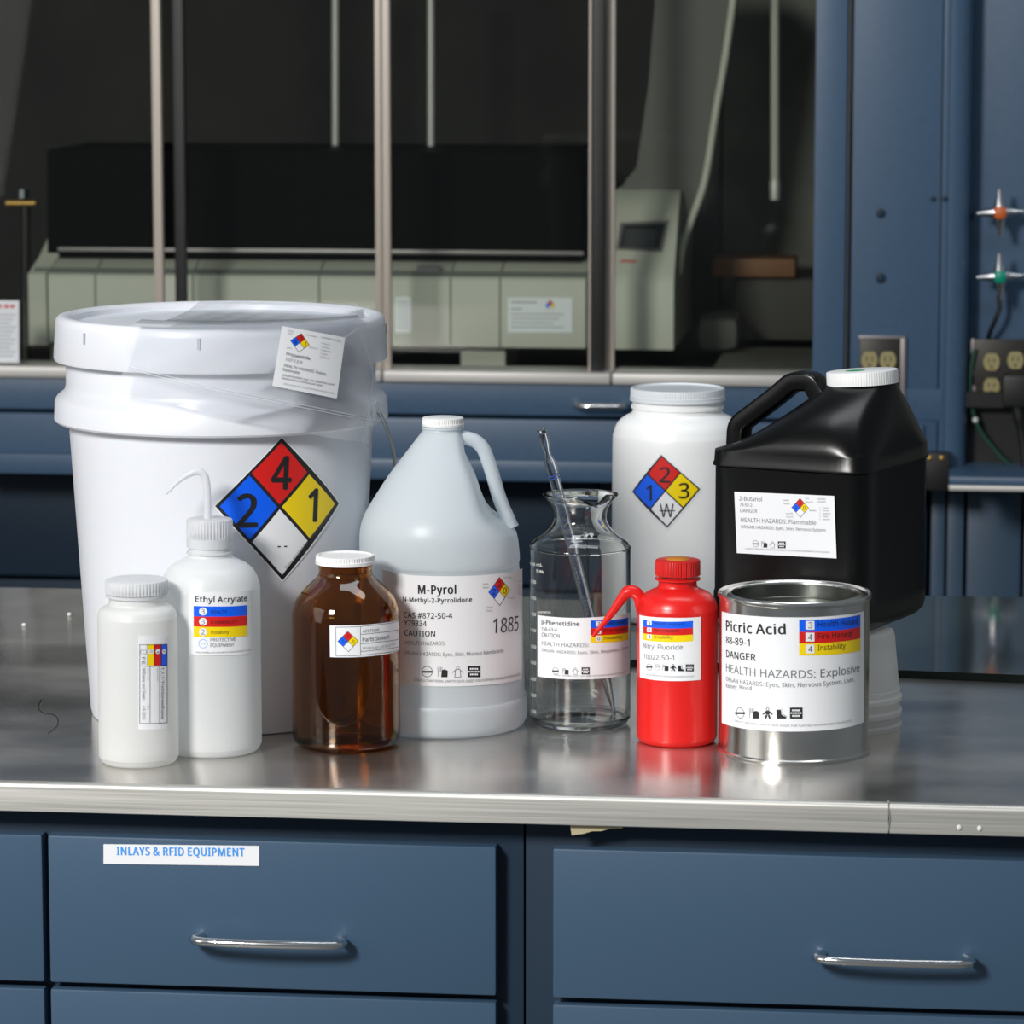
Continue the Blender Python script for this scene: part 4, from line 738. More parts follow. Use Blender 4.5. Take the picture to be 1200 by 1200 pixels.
# outlets
def outlet(x0, y0, x1, y1, Y, recs, fr):
    pl = mesh_obj('outlet_plate', rb(x0, y0, x1, y1, Y, Y+.02 if Y > HY+.05 else Y+.006, .0015), M['plate'], hood)
    for (a, b, c, d) in fr: mesh_obj('frame_and_lit_edge', rb(a, b, c, d, Y-.002, Y+.006, .001), M['frame'], pl)
    for cx, cy in recs:
        q = ypt(cx, cy, Y-.0005); bm = bmesh.new(); r = .0118; n = 28
        loop = []
        for i in range(n):
            a = 2*math.pi*i/n; loop.append((r*math.cos(a), max(min(r*1.25*math.sin(a), .0125), -.0125)))
        fr0 = [bm.verts.new((q.x+u, q.y-.004, q.z+v)) for u, v in loop]; bk = [bm.verts.new((q.x+u, q.y+.0005, q.z+v)) for u, v in loop]
        for i in range(n):
            j = (i+1) % n; bm.faces.new((fr0[i], fr0[j], bk[j], bk[i]))
        bm.faces.new(fr0); bmesh.ops.recalc_face_normals(bm, faces=bm.faces)
        rc = mesh_obj('receptacle', bm, M['recept'], pl)
        bm = bmesh.new()
        for u in (-.004, .004): box(q.x+u-.0008, q.x+u+.0008, q.y-.0048, q.y-.0038, q.z-.001, q.z+.006, 0, bm)
        box(q.x-.0016, q.x+.0016, q.y-.0048, q.y-.0038, q.z-.009, q.z-.005, 0, bm)
        for v in bm.verts: v.co -= hood.location
        me = bpy.data.meshes.new('slot'); bm.to_mesh(me); bm.free(); me.materials.append(M['dark'])
        me2 = rc.data; b2 = bmesh.new(); b2.from_mesh(me2); k0 = len(b2.faces); b2.from_mesh(me); b2.faces.ensure_lookup_table()
        for f in b2.faces[k0:]: f.material_index = 1
        b2.to_mesh(me2); b2.free(); me2.materials.append(M['dark'])
outlet(1007, 397, 1056, 494, HY-.006, [(1019, 422), (1040.5, 422), (1019, 449), (1040.5, 449), (1019, 475), (1040.5, 475)],
       [(1055, 395, 1061, 495), (1006, 394, 1061, 397)])
outlet(1141, 398, 1216, 480, VY-.03, [(1162, 424), (1190, 422), (1162, 453)], [(1138, 397, 1142, 440), (1139, 452, 1143, 479)])  # strips at the left put the box's lit side into a paler colour
# service valves
def valve(px, py, mat, lab):
    c = ypt(px, py, VY-.055)
    bm = tube([c+Vector((0, .055, 0)), c+Vector((0, .02, 0)), c+Vector((0, .004, 0))], [.012, .007, .009], 14)
    v = mesh_obj('valve', bm, M['chrome'], hood); v['label'] = lab
    for k in range(4):
        a = math.pi/2*k+.05; d = Vector((math.cos(a), 0, math.sin(a)))
        pts = [c+d*.006, c+d*.014+Vector((0, -.002, 0)), c+d*.023+Vector((0, -.004, 0)), c+d*.034+Vector((0, -.005, 0))]
        mesh_obj('handle_arm', tube(pts, [.011, .0078, .0048, .003], 10), M['chrome'], v)
    bm = bmesh.new(); bmesh.ops.create_uvsphere(bm, u_segments=16, v_segments=10, radius=.0108); bmesh.ops.scale(bm, verts=bm.verts, vec=(1, .45, 1)); bmesh.ops.translate(bm, verts=bm.verts, vec=c+Vector((0, -.007, 0)))
    mesh_obj('button', bm, mat, v)
valve(1172, 249, M['orange'], 'chrome cross handle with orange centre')
valve(1172, 324, M['green'], 'chrome cross handle with green centre')
q = [ypt(x, y, VY-.03-d) for x, y, d in ((1173, 334, 0), (1171, 350, .01), (1171, 362, .012), (1166, 376, .01), (1160, 390, .0), (1158, 399, -.015))]
tag(mesh_obj('valve_hose', tube(catmull(q, 5), [.0035]*31, 10), M['rubber'], root=q[3]), 'thin black hose hanging from the green-centred valve', 'hose')
q = [ypt(x, y, VY-.034) for x, y in ((1143, 409), (1138, 432), (1137, 455), (1139, 475), (1143, 492), (1150, 507), (1163, 524), (1178, 540), (1195, 550), (1240, 562))]
gw = thing('green_cord', 'green cord looping beside the right outlet box down to the ledge', 'cord', q[4])
mesh_obj('cord', tube(catmull(q, 5), [.0035]*46, 10), M['gwire'], gw)
bm = bmesh.new(); bmesh.ops.create_uvsphere(bm, u_segments=12, v_segments=8, radius=.0045); bmesh.ops.translate(bm, verts=bm.verts, vec=q[4]+Vector((0, -.003, 0)))
mesh_obj('clip', bm, M['crumb'], gw)
pg = thing('power_plug', 'black power plug with cord in the right outlet box', 'plug', ypt(1190, 465, VY-.06))
mesh_obj('plug_body', rb(1175, 440, 1215, 478, VY-.075, VY-.032, .006), M['rubber'], pg)
q = [ypt(x, y, VY-.06) for x, y in ((1192, 476), (1196, 500), (1201, 540), (1204, 600))]
mesh_obj('cord', tube(catmull(q, 5), [.009]*5+[.006]*11, 10), M['rubber'], pg)
# ---- instrument inside the hood
IY = HY+.22
zb = ypt(400, 436, IY).z
ins = thing('laboratory_analyser', 'long grey-green bench analyser with smoked lid behind the sash glass', 'lab instrument', (ypt(400, 400, IY).x, IY+.2, zs-.008))
def extr(prof, xa, xb):
    """profile (y, z) extruded along x"""
    bm = bmesh.new(); a = [bm.verts.new((xa, y, z)) for y, z in prof]; b = [bm.verts.new((xb, y, z)) for y, z in prof]
    for i in range(len(prof)):
        j = (i+1) % len(prof); bm.faces.new((a[i], a[j], b[j], b[i]))
    bm.faces.new(a); bm.faces.new(b); bmesh.ops.recalc_face_normals(bm, faces=bm.faces); return bm
ztop = ypt(400, 306, IY+.05).z; zk = ypt(400, 324, IY).z; zbt = ypt(400, 405, IY).z
body = [(IY, zbt), (IY, zk-.006), (IY+.003, zk), (IY+.01, zk+.004), (IY+.05, ztop), (IY+.4, ztop), (IY+.4, zbt)]
cuts = [56, 112, 226, 374, 528, 586, 687]
for a, b in zip(cuts, cuts[1:]):
    mesh_obj('front_cover', extr(body, ypt(a, 350, IY).x+.0012, ypt(b, 350, IY).x-.0012), M['instr'], ins)
mesh_obj('chassis', box(ypt(40, 350, IY).x, ypt(690, 350, IY).x, IY+.004, IY+.39, zbt+.002, ztop-.012), M['instr_dk'], ins, False)
# left end cheek with the raked arm
xa, xb = ypt(34, 350, IY).x, ypt(55, 350, IY).x
zp = ypt(62, 266, IY+.1).z
bm = bmesh.new()
prof = [(IY-.004, zbt-.004), (IY-.004, zk), (IY+.05, ztop+.004), (IY+.1, zp), (IY+.13, zp), (IY+.13, zbt)]
def cheek(prof, fx, th):
    bm = bmesh.new(); A = []; B = []
    for y, z in prof:
        x = fx(z); A.append(bm.verts.new((x, y, z))); B.append(bm.verts.new((x+th(z), y, z)))
    for i in range(len(prof)):
        j = (i+1) % len(prof); bm.faces.new((A[i], A[j], B[j], B[i]))
    bm.faces.new(A); bm.faces.new(B); bmesh.ops.recalc_face_normals(bm, faces=bm.faces); return bm
xtip = ypt(62, 266, IY+.1).x
mesh_obj('end_cheek', cheek(prof, lambda z: xa if z <= zk+.001 else xa+(xtip-xa)*(z-zk)/(zp-zk), lambda z: (xb-xa) if z <= zk+.001 else max((xb-xa+.02)*(1-(z-zk)/(zp-zk)), .004)), M['instr'], ins)
# smoked lid and its metal rail
lid = mesh_obj('smoked_lid', extr([(IY+.055, ztop+.001), (IY+.062, ztop+.17), (IY+.36, ztop+.17), (IY+.39, ztop+.001)], ypt(64, 300, IY+.1).x, ypt(684, 300, IY+.1).x), M['smoke'], ins)
zr = ypt(400, 297, IY+.05).z
mesh_obj('rail', box(ypt(68, 300, IY+.05).x, ypt(684, 300, IY+.05).x, IY+.048, IY+.056, zr, zr+.006, .001), M['frame'], lid)
for px, w_ in ((560, 52),):
    mesh_obj('foot', rb(px-20, 406, px+32, 440, IY+.03, IY+.2), M['instr'], ins, False)
mesh_obj('foot', rb(60, 406, 120, 440, IY+.03, IY+.2), M['instr'], ins, False)
mesh_obj('badge', rb(489, 312, 515, 319, IY+.006, IY+.02), M['gk'], ins, False)
# right console tower
cx0, cx1 = ypt(712, 350, IY).x, ypt(790, 350, IY).x
zc1 = ypt(750, 318, IY).z; zc2 = ypt(760, 248, IY+.08).z
tw = mesh_obj('console', extr([(IY-.01, zbt), (IY-.01, zc1-.02), (IY+.0, zc1), (IY+.08, zc2), (IY+.12, zc2+.03), (IY+.4, zc2+.03), (IY+.4, zbt)], cx0, cx1), M['instr'], ins)
# tall body rising behind the console, with a pale trim along its raked right edge
pts = [(724, 262), (722, 246), (725, 228), (733, 212), (746, 196), (760, 100), (770, -30), (862, -30), (850, 60), (838, 130), (829, 190), (822, 222), (810, 255), (800, 285), (794, 320), (740, 320)]
bm = bmesh.new(); fr_ = [bm.verts.new(ypt(x, y, IY+.14)) for x, y in pts]; bk_ = [bm.verts.new(v.co+Vector((0, .16, 0))) for v in fr_]
bm.faces.new(fr_); bm.faces.new(list(reversed(bk_)))
for i in range(len(pts)):
    k = (i+1) % len(pts); bm.faces.new((fr_[i], bk_[i], bk_[k], fr_[k]))
bmesh.ops.recalc_face_normals(bm, faces=bm.faces)
mesh_obj('tall_housing', bm, M['housing'], ins, False)
q = catmull([ypt(x, y, IY+.13) for x, y in ((795, 322), (801, 287), (811, 256), (823, 223), (830, 190), (839, 130), (851, 60), (863, -30))], 4)
mesh_obj('edge_trim', tube(q, .006, 10), M['instr'], ins)
sc_ = Pln(Vector((cx0, IY, zc1)), (1, 0, 0), Vector((0, .08, zc2-zc1)), .002)
L = Label(sc_); L.q([(727, 262), (722, 293), (776, 296), (784, 259)], 'paper2', 1); L.mats[0] = M['frame']
L.q([(731, 265), (726, 291), (773, 293), (780, 263)], 'k', 2); L.mats[1] = M['screen']
for k in range(5): L.line(733-k*.7, 271+k*4.5, 770-k, 272+k*4.5, 1.2, 'gk', 3)
L.line(727, 308, 732, 305.5, 1.6, 'pr', 2); L.line(732, 306.5, 746, 307.5, 1.8, 'pr', 2)
L.bm.verts.ensure_lookup_table()
L.build('display', ins)
# papers
def paper(px, py, x1, y1, Y, lab, kind):
    L = Label(Pln(Vector((ypt(px, py, Y).x, Y, 1.0)), (1, 0, 0), (0, 0, 1), .0003))
    L.rect(px, py, x1, y1, 'paper', 1)
    if kind == 0:
        [L.line(a, py+7, a+5, py+7, 3.6, 'pr') for a in (px+4, px+11, px+19, px+26)]
        for k in range(11): L.line(px+3, py+17+k*4.8, x1-4-3*(k%3), py+17+k*4.8, 1.1, 'lk')
    elif kind == 1:
        L.nfpa((px+50, py+2), (px+56, py+9), (px+50, py+16), (px+44, py+9), bw=.02)
        L.line(px+4, py+5, px+34, py+5.3, 1.8, 'lk'); L.line(px+4, py+13, px+17, py+13.2, 1.6, 'lk')
        for k in range(4): L.line(px+4, py+19+k*5, px+66-6*(k%3), py+19.5+k*5, 1.2, 'lk')
    else:
        for k in range(7): L.line(px+3, py+6+k*5, x1-4, py+6+k*5, 1.1, 'lk')
    o = L.build('notice_sheet', None, root=ypt((px+x1)/2, y1, Y)); return tag(o, lab, 'sheet of paper')
paper(-14, 352, 22.5, 425, HY+.008, 'white notice with red heading on the leftmost sash pane', 0)
paper(595, 349, 671, 390, IY-.0015, 'white hazard label with small coloured diamond on the analyser front', 1)
paper(463, 348, 482, 390, IY-.0015, 'narrow bluish white sheet on the analyser left of the labelled cover', 2)
# clutter deep in the hood
def deep(name, lab, cat, bm, mat, root): return tag(mesh_obj(name, bm, M[mat], root=root), lab, cat)
BY = HY+.6
q = ypt(880, 325, BY); deep('wooden_board', 'brown wooden board lying deep in the hood beyond the rightmost sash', 'board', rb(835, 303, 932, 325, BY, BY+.1, .004), 'rust', q)
deep('grey_block', 'grey equipment block under the brown board, deep in the hood', 'equipment', rb(858, 326, 985, 400, BY+.02, BY+.2, .01), 'baffle_dk', ypt(880, 440, BY))
deep('round_canister', 'dark round canister lying behind the rightmost sash pane', 'canister', rb(815, 372, 866, 412, HY+.45, HY+.6, .02), 'housing', ypt(830, 412, HY+.35))
q = [ypt(908, y, HY+.5) for y in (-40, 210, 214, 234)]
dp = thing('service_pipe', 'steel service pipe hanging behind the rightmost sash pane', 'pipe', q[3])
mesh_obj('pipe', tube(q[:2], .007, 12), M['instr'], dp); mesh_obj('nozzle', tube([q[1], q[2], q[3]], [.007, .009, .008], 12), M['alu'], dp)
q = [ypt(393, y, HY+.5) for y in (-40, 228)]
deep('service_pipe', 'pale pipe hanging behind the second sash, left of the middle stile', 'pipe', tube(q, .006, 12), 'alu', q[1])
q = [ypt(505, y, HY+.5) for y in (-40, 230)]
deep('service_pipe', 'pale pipe hanging behind the third sash, right of the middle stile', 'pipe', tube(q, .006, 12), 'alu', q[1])
q = [ypt(30, y, HY+.35) for y in (240, 330, 436)]
st = thing('burner_stand', 'dim metal stand with brass fitting behind the leftmost sash', 'stand', q[2])
mesh_obj('rod', tube(q, .008, 12), M['plate'], st)
mesh_obj('fitting', tube([ypt(8, 238, HY+.35), ypt(42, 238, HY+.35)], .006, 10), M['brass'], st)
mesh_obj('knob', tube([ypt(27, 222, HY+.33), ypt(27, 232, HY+.33)], .009, 12), M['chrome'], st)
#@@OBJ
# ================================================================== CONTAINERS
# ---- glass sheet at the back of the worktop
zg = CT+.008
fl, frr, rl, rr = gpt(690, 771, zg), gpt(1330, 796, zg), gpt(690, 692, zg), gpt(1330, 702, zg)
bm = bmesh.new(); tp = [bm.verts.new(p) for p in (fl, frr, rr, rl)]; bt = [bm.verts.new((p.x, p.y, CT+.0004)) for p in (fl, frr, rr, rl)]
bm.faces.new(tp)
bm.faces.new(list(reversed(bt)))
for i in range(4):
    j = (i+1) % 4; f = bm.faces.new((tp[i], bt[i], bt[j], tp[j])); f.material_index = 1
bmesh.ops.recalc_face_normals(bm, faces=bm.faces)
tag(mesh_obj('glass_sheet', bm, [M['sheet'], M['sheet_edge']], smooth=False, root=(fl+rr)/2), 'dark reflective glass sheet lying along the back right of the worktop', 'glass sheet')

# ---- bucket
A = Ax(263.5, 833.5)
bk = thing('pail', 'large white plastic pail with ribbed lid and big four-colour hazard diamond', 'bucket', Vector((A.c.x, A.c.y, CT)))
p = A.prof([(150, 833.5), (154, 832), (156, 825), (177.5, 500), (178, 492)]) + A.prof([(193, 490.5), (195, 488), (194, 466), (191, 461), (183, 455), (181, 448), (181, 410)])
mesh_obj('body', lathe(A.c, p, 128), M['bucket'], bk)
p = A.prof([(181, 419.5), (194, 419), (195, 416), (193, 380), (192, 372), (189, 368.5), (184, 367.5), (178, 368), (174, 371), (173, 377), (150, 378.5), (148, 377.5), (60, 377.5)])
mesh_obj('lid', lathe(A.c, p, 128), M['bucket'], bk)
for k in range(8):      # slots in the lid skirt
    a = math.radians(-53+45.6*k-(6 if k > 5 else 0)); R = A.r(193.9, 395)
    d = A.to*math.cos(a)+A.ri*math.sin(a); sd = Vector((-d.y, d.x, 0)); zc_ = A.zof(385)
    bm = bmesh.new(); bmesh.ops.create_cube(bm, size=1)
    for v in bm.verts: v.co = A.c+d*(R+v.co.x*.0016)+sd*(v.co.y*.0026)+Vector((0, 0, zc_+v.co.z*.010))
    mesh_obj('lid_slot', bm, M['slot'], bk, False)
# ears and bail: the ears lie on an axis turned 25 degrees, the bail hangs down behind the pail
zE = A.zof(474); e_ = (A.ri*math.cos(.44)+A.to*math.sin(.44)); p_ = (A.ri*math.sin(.44)-A.to*math.cos(.44)); Rb = A.r(195, 474)
for s_ in (1, -1):
    c0 = A.c+e_*(s_*Rb); c0.z = zE
    mesh_obj('ear', tube([c0-e_*s_*.008, c0+e_*s_*.002], .009, 20), M['bucket'], bk)
bp = []
for i in range(25):
    t = math.pi*i/24; q = A.c+e_*(math.cos(t)*(Rb+.004))+p_*(math.sin(t)*Rb*1.13); q.z = zE-.155*math.sin(t); bp.append(q)
mesh_obj('bail_handle', tube(catmull(bp, 3), .0017, 8), M['wire'], bk)['label'] = 'wire carrying handle'
zA, zB = A.zof(828), A.zof(500); rA, rB = A.r(156, 828), A.r(177.5, 500)
L = Label(Cyl(A, lambda z: rA+(rB-rA)*(z-zA)/(zB-zA), .0006))
L.q([(330, 511), (250.5, 593.5), (331, 682.5), (399, 590)], 'bucket' if 0 else 'paper', 0)
L.nfpa((330, 513), (397, 590), (331, 680), (252, 593), bw=.035, lay=1)
L.t('4', 317, 573, 341, 573, 37, 'k', .022, 4); L.t('2', 277, 617.5, 302, 617, 37, 'k', .022, 4); L.t('1', 359.5, 611, 371, 610.5, 37, 'k', .022, 4)
L.t('- -', 325, 644, 336, 643.5, 9, 'k', .02, 4)
L.t('Consult MSDS for', 335.5, 667, 361, 636, 3.6, 'gk', 0, 4); L.t('other information', 364, 632, 387, 601, 3.6, 'gk', 0, 4)
L.build('hazard_diamond', bk)['label'] = 'large four-colour hazard diamond sticker reading 4 2 1'

# ---- clear bag draped over the pail lid
RL = A.r(195, 400)+.006; zl_ = A.zof(367.5)+.003
cyl = Cyl(A, RL, 0)
def lip_pt(x, y):          # on the rim circle at the front
    u, v, k = cyl.inv(x, y); return u
nx, ny1, ny2 = 44, 12, 22
bm = bmesh.new(); grid = []
def lerp(a, b, t): return a+(b-a)*t
rnd = random.Random(3)
wr = [(rnd.uniform(5, 14), rnd.uniform(3, 9), rnd.uniform(0, 6), rnd.uniform(.00015, .0004)) for _ in range(5)]
def wrk(s_, t_): return sum(a*math.sin(f*s_*2+g*t_+p_) for f, g, p_, a in wr)
for j in range(ny1):       # part lying on the lid, from the back edge to the rim
    t = j/ny1; row = []
    for i in range(nx+1):
        s_ = i/nx
        bx, by = lerp(235, 418, s_), 355+4*s_       # back edge in the photo
        P0 = gpt(bx, by, zl_)
        u = lerp(lip_pt(157, 380), lip_pt(422, 376), s_); a = u/RL; P1 = A.c+(A.to*math.cos(a)+A.ri*math.sin(a))*(RL-.004); P1.z = zl_
        q = P0.lerp(P1, t); q.z = zl_+abs(wrk(s_, t*1.5))*1.2-.009*math.sin(math.pi*min(t*1.1, 1))*.9+.002
        row.append(bm.verts.new(q))
    grid.append(row)
for j in range(ny2+1):     # hanging part
    t = j/ny2; row = []
    for i in range(nx+1):
        s_ = i/nx
        xl = lerp(157, 139, t); yl = lerp(380, 458, t)
        xr_ = lerp(422, 440, min(t/.45, 1)) if t < .45 else lerp(440, 424, (t-.45)/.55)
        yr_ = lerp(376, 440, t/.45) if t < .45 else lerp(440, 520, (t-.45)/.55)
        x = lerp(xl, xr_, s_); y = lerp(yl, yr_, s_)+ (8*math.sin(math.pi*s_) if t > 0 else 0)*(1-.6*t)
        u, v, k = cyl.inv(x, y)
        if t == 0: u = lerp(lip_pt(157, 380), lip_pt(422, 376), s_); v = zl_+.001
        q = cyl.pos(u, v, wrk(s_, t*2)*1.0*(1+t)+.002+.006*t*(s_**2))
        row.append(bm.verts.new(q))
    grid.append(row)
for a, b in zip(grid, grid[1:]):
    for i in range(nx): bm.faces.new((a[i], a[i+1], b[i+1], b[i]))
bagt = thing('polythene_bag', 'clear polythene bag with a hazard label draped over the pail lid', 'bag', Vector((A.c.x, A.c.y, zl_)))
bm.normal_update()
bad = [f for f in bm.faces if (f.normal.z if f.calc_center_median().z > zl_-.012 and abs(f.normal.z) > .5 else (f.normal.x*A.to.x+f.normal.y*A.to.y)) < 0]
if len(bad) > len(bm.faces)/2: bmesh.ops.reverse_faces(bm, faces=bm.faces)
fo = mesh_obj('film', bm, M['bag'], bagt)
cyz = Cyl(A, RL, .006); cyz.step = .004
for dy in (0, 3.2):
    L = Label(cyz); L.q([(147, 427+dy), (146.7, 428.2+dy), (200, 442.2+dy), (300, 464.2+dy), (433, 491.2+dy), (433, 490+dy), (300, 463+dy), (200, 441+dy)], 'paper'); L.mats = [M['zip']]
    L.build('zip_seal', bagt)
L = Label(cyz)
L.q([(404, 394), (404.8, 396), (421.5, 384), (421, 382.5)], 'paper'); L.q([(421, 382.5), (420.2, 384), (437.4, 440), (438.6, 440)], 'paper')
L.q([(437.4, 440), (422, 520), (423.2, 520), (438.6, 440)], 'paper'); L.mats = [M['zip']]; L.build('fold_bright_line', bagt)  # bright line along the bag's fold, laid on as hazier strips
L = Label(Cyl(A, RL, .0085))
L.q([(330.5, 382), (319, 452), (394.5, 467), (404.5, 395.5)], 'paper')
L.nfpa((353, 390.5), (362.5, 404), (350, 413), (340, 399), ('3', '4', '1', ''), bw=.03, nh=.42)
for s_, x, y, x1, y1, h, m in (('Propanitrile', 335, 416, 363, 422, 3.6, 'k'), ('107-12-0', 334, 422.5, 353.5, 426.5, 3.4, 'gk'),
        ('HEALTH HAZARDS: Poison,', 332.5, 429.5, 382, 440, 3.2, 'gk'), ('Flammable', 331, 434.5, 350.5, 438.5, 3.2, 'gk'),
        ('ORGAN HAZARDS: Eyes, Skin, Respiratory System', 330.5, 440.5, 392, 452, 2.3, 'gk'), ('Nervous System, Cardiovascular System', 330, 444, 378, 453, 2.3, 'gk'),
        (FINE, 332, 450.5, 391.5, 462, 1.8, 'lk'), ('Health', 337, 388, 343.5, 389.5, 1.8, 'lk'), ('Hazard', 336.5, 391, 342, 392.2, 1.8, 'lk'),
        ('Fire Hazard', 359, 393, 371, 395.5, 1.8, 'lk'), ('HAZARD RATINGS', 376, 396, 399, 401, 2, 'lk'), ('Reactivity', 362, 407.5, 372, 409.5, 1.8, 'lk'),
        ('4 Severe', 376, 403, 386, 405, 2, 'lk'), ('3 Serious', 375.6, 407, 386, 409, 2, 'lk'), ('2 Moderate', 375.2, 411, 387, 413.2, 2, 'lk'),
        ('1 Slight', 374.8, 415, 383, 416.5, 2, 'lk'), ('0 Minimal', 374.4, 419, 385, 421, 2, 'lk'), ('Specific', 335.8, 408, 341.5, 409.2, 1.8, 'lk')):
    L.t(s_, x, y, x1, y1, h, m)
L.build('label', bagt)['label'] = 'white paper label with a small hazard diamond'

# ---- amber bottle
A = Ax(406, 873)
am = thing('amber_jar', 'brown glass jar with white screw lid beside the gallon jug', 'jar', Vector((A.c.x, A.c.y, CT)))
outer = smoothprof([(45, 872.9), (54, 871.8), (60.5, 867), (63.3, 859), (63.5, 845), (63.5, 800), (63.5, 740), (63.3, 722), (61, 709), (55, 697), (45, 686), (36, 678), (32, 673), (31, 668), (31.5, 663), (31.5, 655)], 3)
po = A.prof(outer); th = .0032
inner = A.prof(smoothprof([(31, 655), (31, 667), (32, 673), (45, 688), (55, 699), (61, 712), (62.8, 725), (63, 800), (63, 852), (60, 862), (50, 868), (20, 868)], 3), .002)
mesh_obj('glass_body', lathe(A.c, [(0.0005, CT+.0035), (A.r(36, 869), CT+.003)]+po+inner, 96, True, True), M['amber'], am)
A2 = Ax(404.5, 869)
cp = ribcap(A.c, A.r(34.6, 655), A.zof(660), A.zof(650), 70, .0005, .0008, .0012, plain0=.003)
mesh_obj('lid', cp, M['white_cap'], am)
mesh_obj('neck_ring', lathe(A.c, A.prof([(31, 662), (33.5, 661.5), (33.5, 660), (31, 659.5)]), 64), M['amber'], am)
L = Label(Cyl(A, A.r(63.5, 750), .0005))
L.q([(386.3, 733), (386.8, 770), (410, 770.3), (440, 768.3), (467.5, 762), (467.5, 725.5), (440, 731), (410, 732.8)], 'paper')
for a in (((393.5, 734.5), (393.8, 768.5)), ((422.3, 734.5), (422.5, 767.8))): L.line(*a[0], *a[1], .6, 'gk')
for ya, yb in ((735, 727.2), (743.5, 737.5), (754.5, 748.5), (763.5, 757.5), (768.6, 761.3)):
    x0 = 393.5 if ya in (735, 768.6) else 422.4
    L.line(x0, ya, 444, lerp(ya, yb, .38) if x0 > 400 else lerp(ya, yb, .42), .6, 'gk'); L.line(444, lerp(ya, yb, .40), 467.5, yb, .6, 'gk')
L.nfpa((407.5, 739.5), (420, 751), (408.5, 764), (395.5, 751.5), ('3', '1', '0', ''), bw=.03)
L.t('ACETONE', 424.5, 741.5, 444, 739.5, 3.3, 'gk'); L.t('Parts Solvent', 424.5, 751.8, 456, 748, 4.6, 'gk', .01); L.t('Workroom Loft Room 10-A', 424.5, 761, 463, 756, 3.2, 'lk')
L.build('label', am)['label'] = 'white band label with hazard diamond'

# ---- small wide-mouth bottle, front left
A = Ax(163, 893)
sb = thing('sample_bottle', 'small cloudy plastic bottle with sideways label at the worktop front left', 'bottle', Vector((A.c.x, A.c.y, CT)))
p = smoothprof([(36, 893), (42, 891.5), (46, 885), (46.7, 876), (46.7, 800), (46.7, 730), (46.3, 721), (44, 714), (39, 710), (33.5, 708), (32.5, 704), (32.5, 697)], 3)
mesh_obj('body', lathe(A.c, A.prof(p), 80), M['milk_b'], sb)
mesh_obj('screw_cap', ribcap(A.c, A.r(37, 685), A.zof(694), A.zof(678.5), 56, .0007, .0022, 0), M['milk_c'], sb)
mesh_obj('collar', lathe(A.c, A.prof([(31, 699), (36.3, 698.5), (36.3, 695.5), (31, 695)]), 64), M['milk_c'], sb)
mesh_obj('thread', lathe(A.c, A.prof([(31, 683), (34, 684.5), (31, 686), (34, 688), (31, 690)]), 64), M['milk_b'], sb)
L = Label(Cyl(A, A.r(46.7, 800)))
L.rect(162, 745, 197, 855, 'paper', 1, -1)
for x in (163.7, 195.6): L.line(x, 755, x, 847, .5, 'k', 3)
for y in (755, 780, 847): L.line(163.7, y+.5, 195.6, y-.3, .5, 'k', 3)
for x in (175.6, 186.6): L.line(x, 780, x, 847, .5, 'gk', 3)
for a, b, m in ((172.7, 180.6, 'py'), (180.6, 188.6, 'pr'), (188.6, 195.6, 'pb')):
    L.rect(a, 755, b, 780, m, 2, -.2); L.line(a, 755, a, 780, .5, 'k', 4)
for x in (177, 184.8, 192): L.circ(x, 763.3, 2.9, 'paper', 3)
L.circ(168, 764, 3.5, 'gk', 3, .4)
for x, s_ in ((175.6, '0'), (183.4, '1'), (190.6, '2')): L.t(s_, x, 761.6, x, 764.8, 3, 'gk', 0, 4)
L.t('- -', 167.3, 762, 167.3, 766, 3, 'gk'); L.t('PE', 165.8, 770, 165.8, 778.5, 4.2, 'gk')
L.t('1,1,1-Trichloroethane', 188.6, 782.5, 188.6, 843, 3.9, 'k'); L.t('Williams and Owen', 166.6, 783, 166.6, 820, 3.6, 'gk'); L.t('4-5-2010', 166.6, 827, 166.6, 843, 3.6, 'gk')
L.t('Health Hazards', 183.6, 783, 183.6, 798, 1.6, 'lk'); L.t('Target organ', 172.6, 783, 172.6, 798, 1.6, 'lk'); L.t('Date', 172.6, 827, 172.6, 832, 1.6, 'lk')
L.build('label', sb)['label'] = 'white label printed sideways with yellow, red and blue cells'

# ---- wash bottle
A = Ax(248.5, 879)
wb = thing('wash_bottle', 'cloudy white wash bottle with bent spout tube in front of the pail', 'wash bottle', Vector((A.c.x, A.c.y, CT)))
p = smoothprof([(46, 879), (53, 877.5), (57.5, 871), (58.5, 860), (58.5, 780), (58.5, 698), (57.6, 684), (53, 671), (45, 662), (34, 656), (27, 652.5), (25.5, 649), (25, 640), (25, 629)], 3)
mesh_obj('body', lathe(A.c, A.prof(p), 80), M['milk_a'], wb)
mesh_obj('neck_ring', lathe(A.c, A.prof([(24.5, 648.5), (27.3, 648), (27.3, 646), (24.5, 645.5)]), 64), M['milk_c'], wb)
mesh_obj('screw_cap', ribcap(A.c, A.r(27.2, 615), A.zof(629), A.zof(607.5), 44, .0007, .002, 0), M['milk_c'], wb)
mesh_obj('skirt', lathe(A.c, A.prof([(25, 641), (27.2, 640.5), (27.2, 629.5), (25, 629)]), 64), M['milk_c'], wb)
q = catmull([A.P(246.5, 625), A.P(246.5, 608), A.P(246.5, 590), A.P(246, 572), A.P(243.5, 558), A.P(236, 552.5), A.P(226, 555), A.P(213, 563.5), A.P(198.5, 578)], 6)
rr0 = A.r(4.4, 600); n_ = len(q)
mesh_obj('spout_tube', tube(q, [rr0 if i < n_*.68 else rr0*(1-.72*(i-n_*.68)/(n_*.32)) for i in range(n_)], 14), M['milk_c'], wb)
L = Label(Cyl(A, A.r(58.5, 740)))
L.q([(221, 693), (221.3, 766.5), (250, 768), (296, 765), (296, 691.5), (250, 693.8)], 'paper')
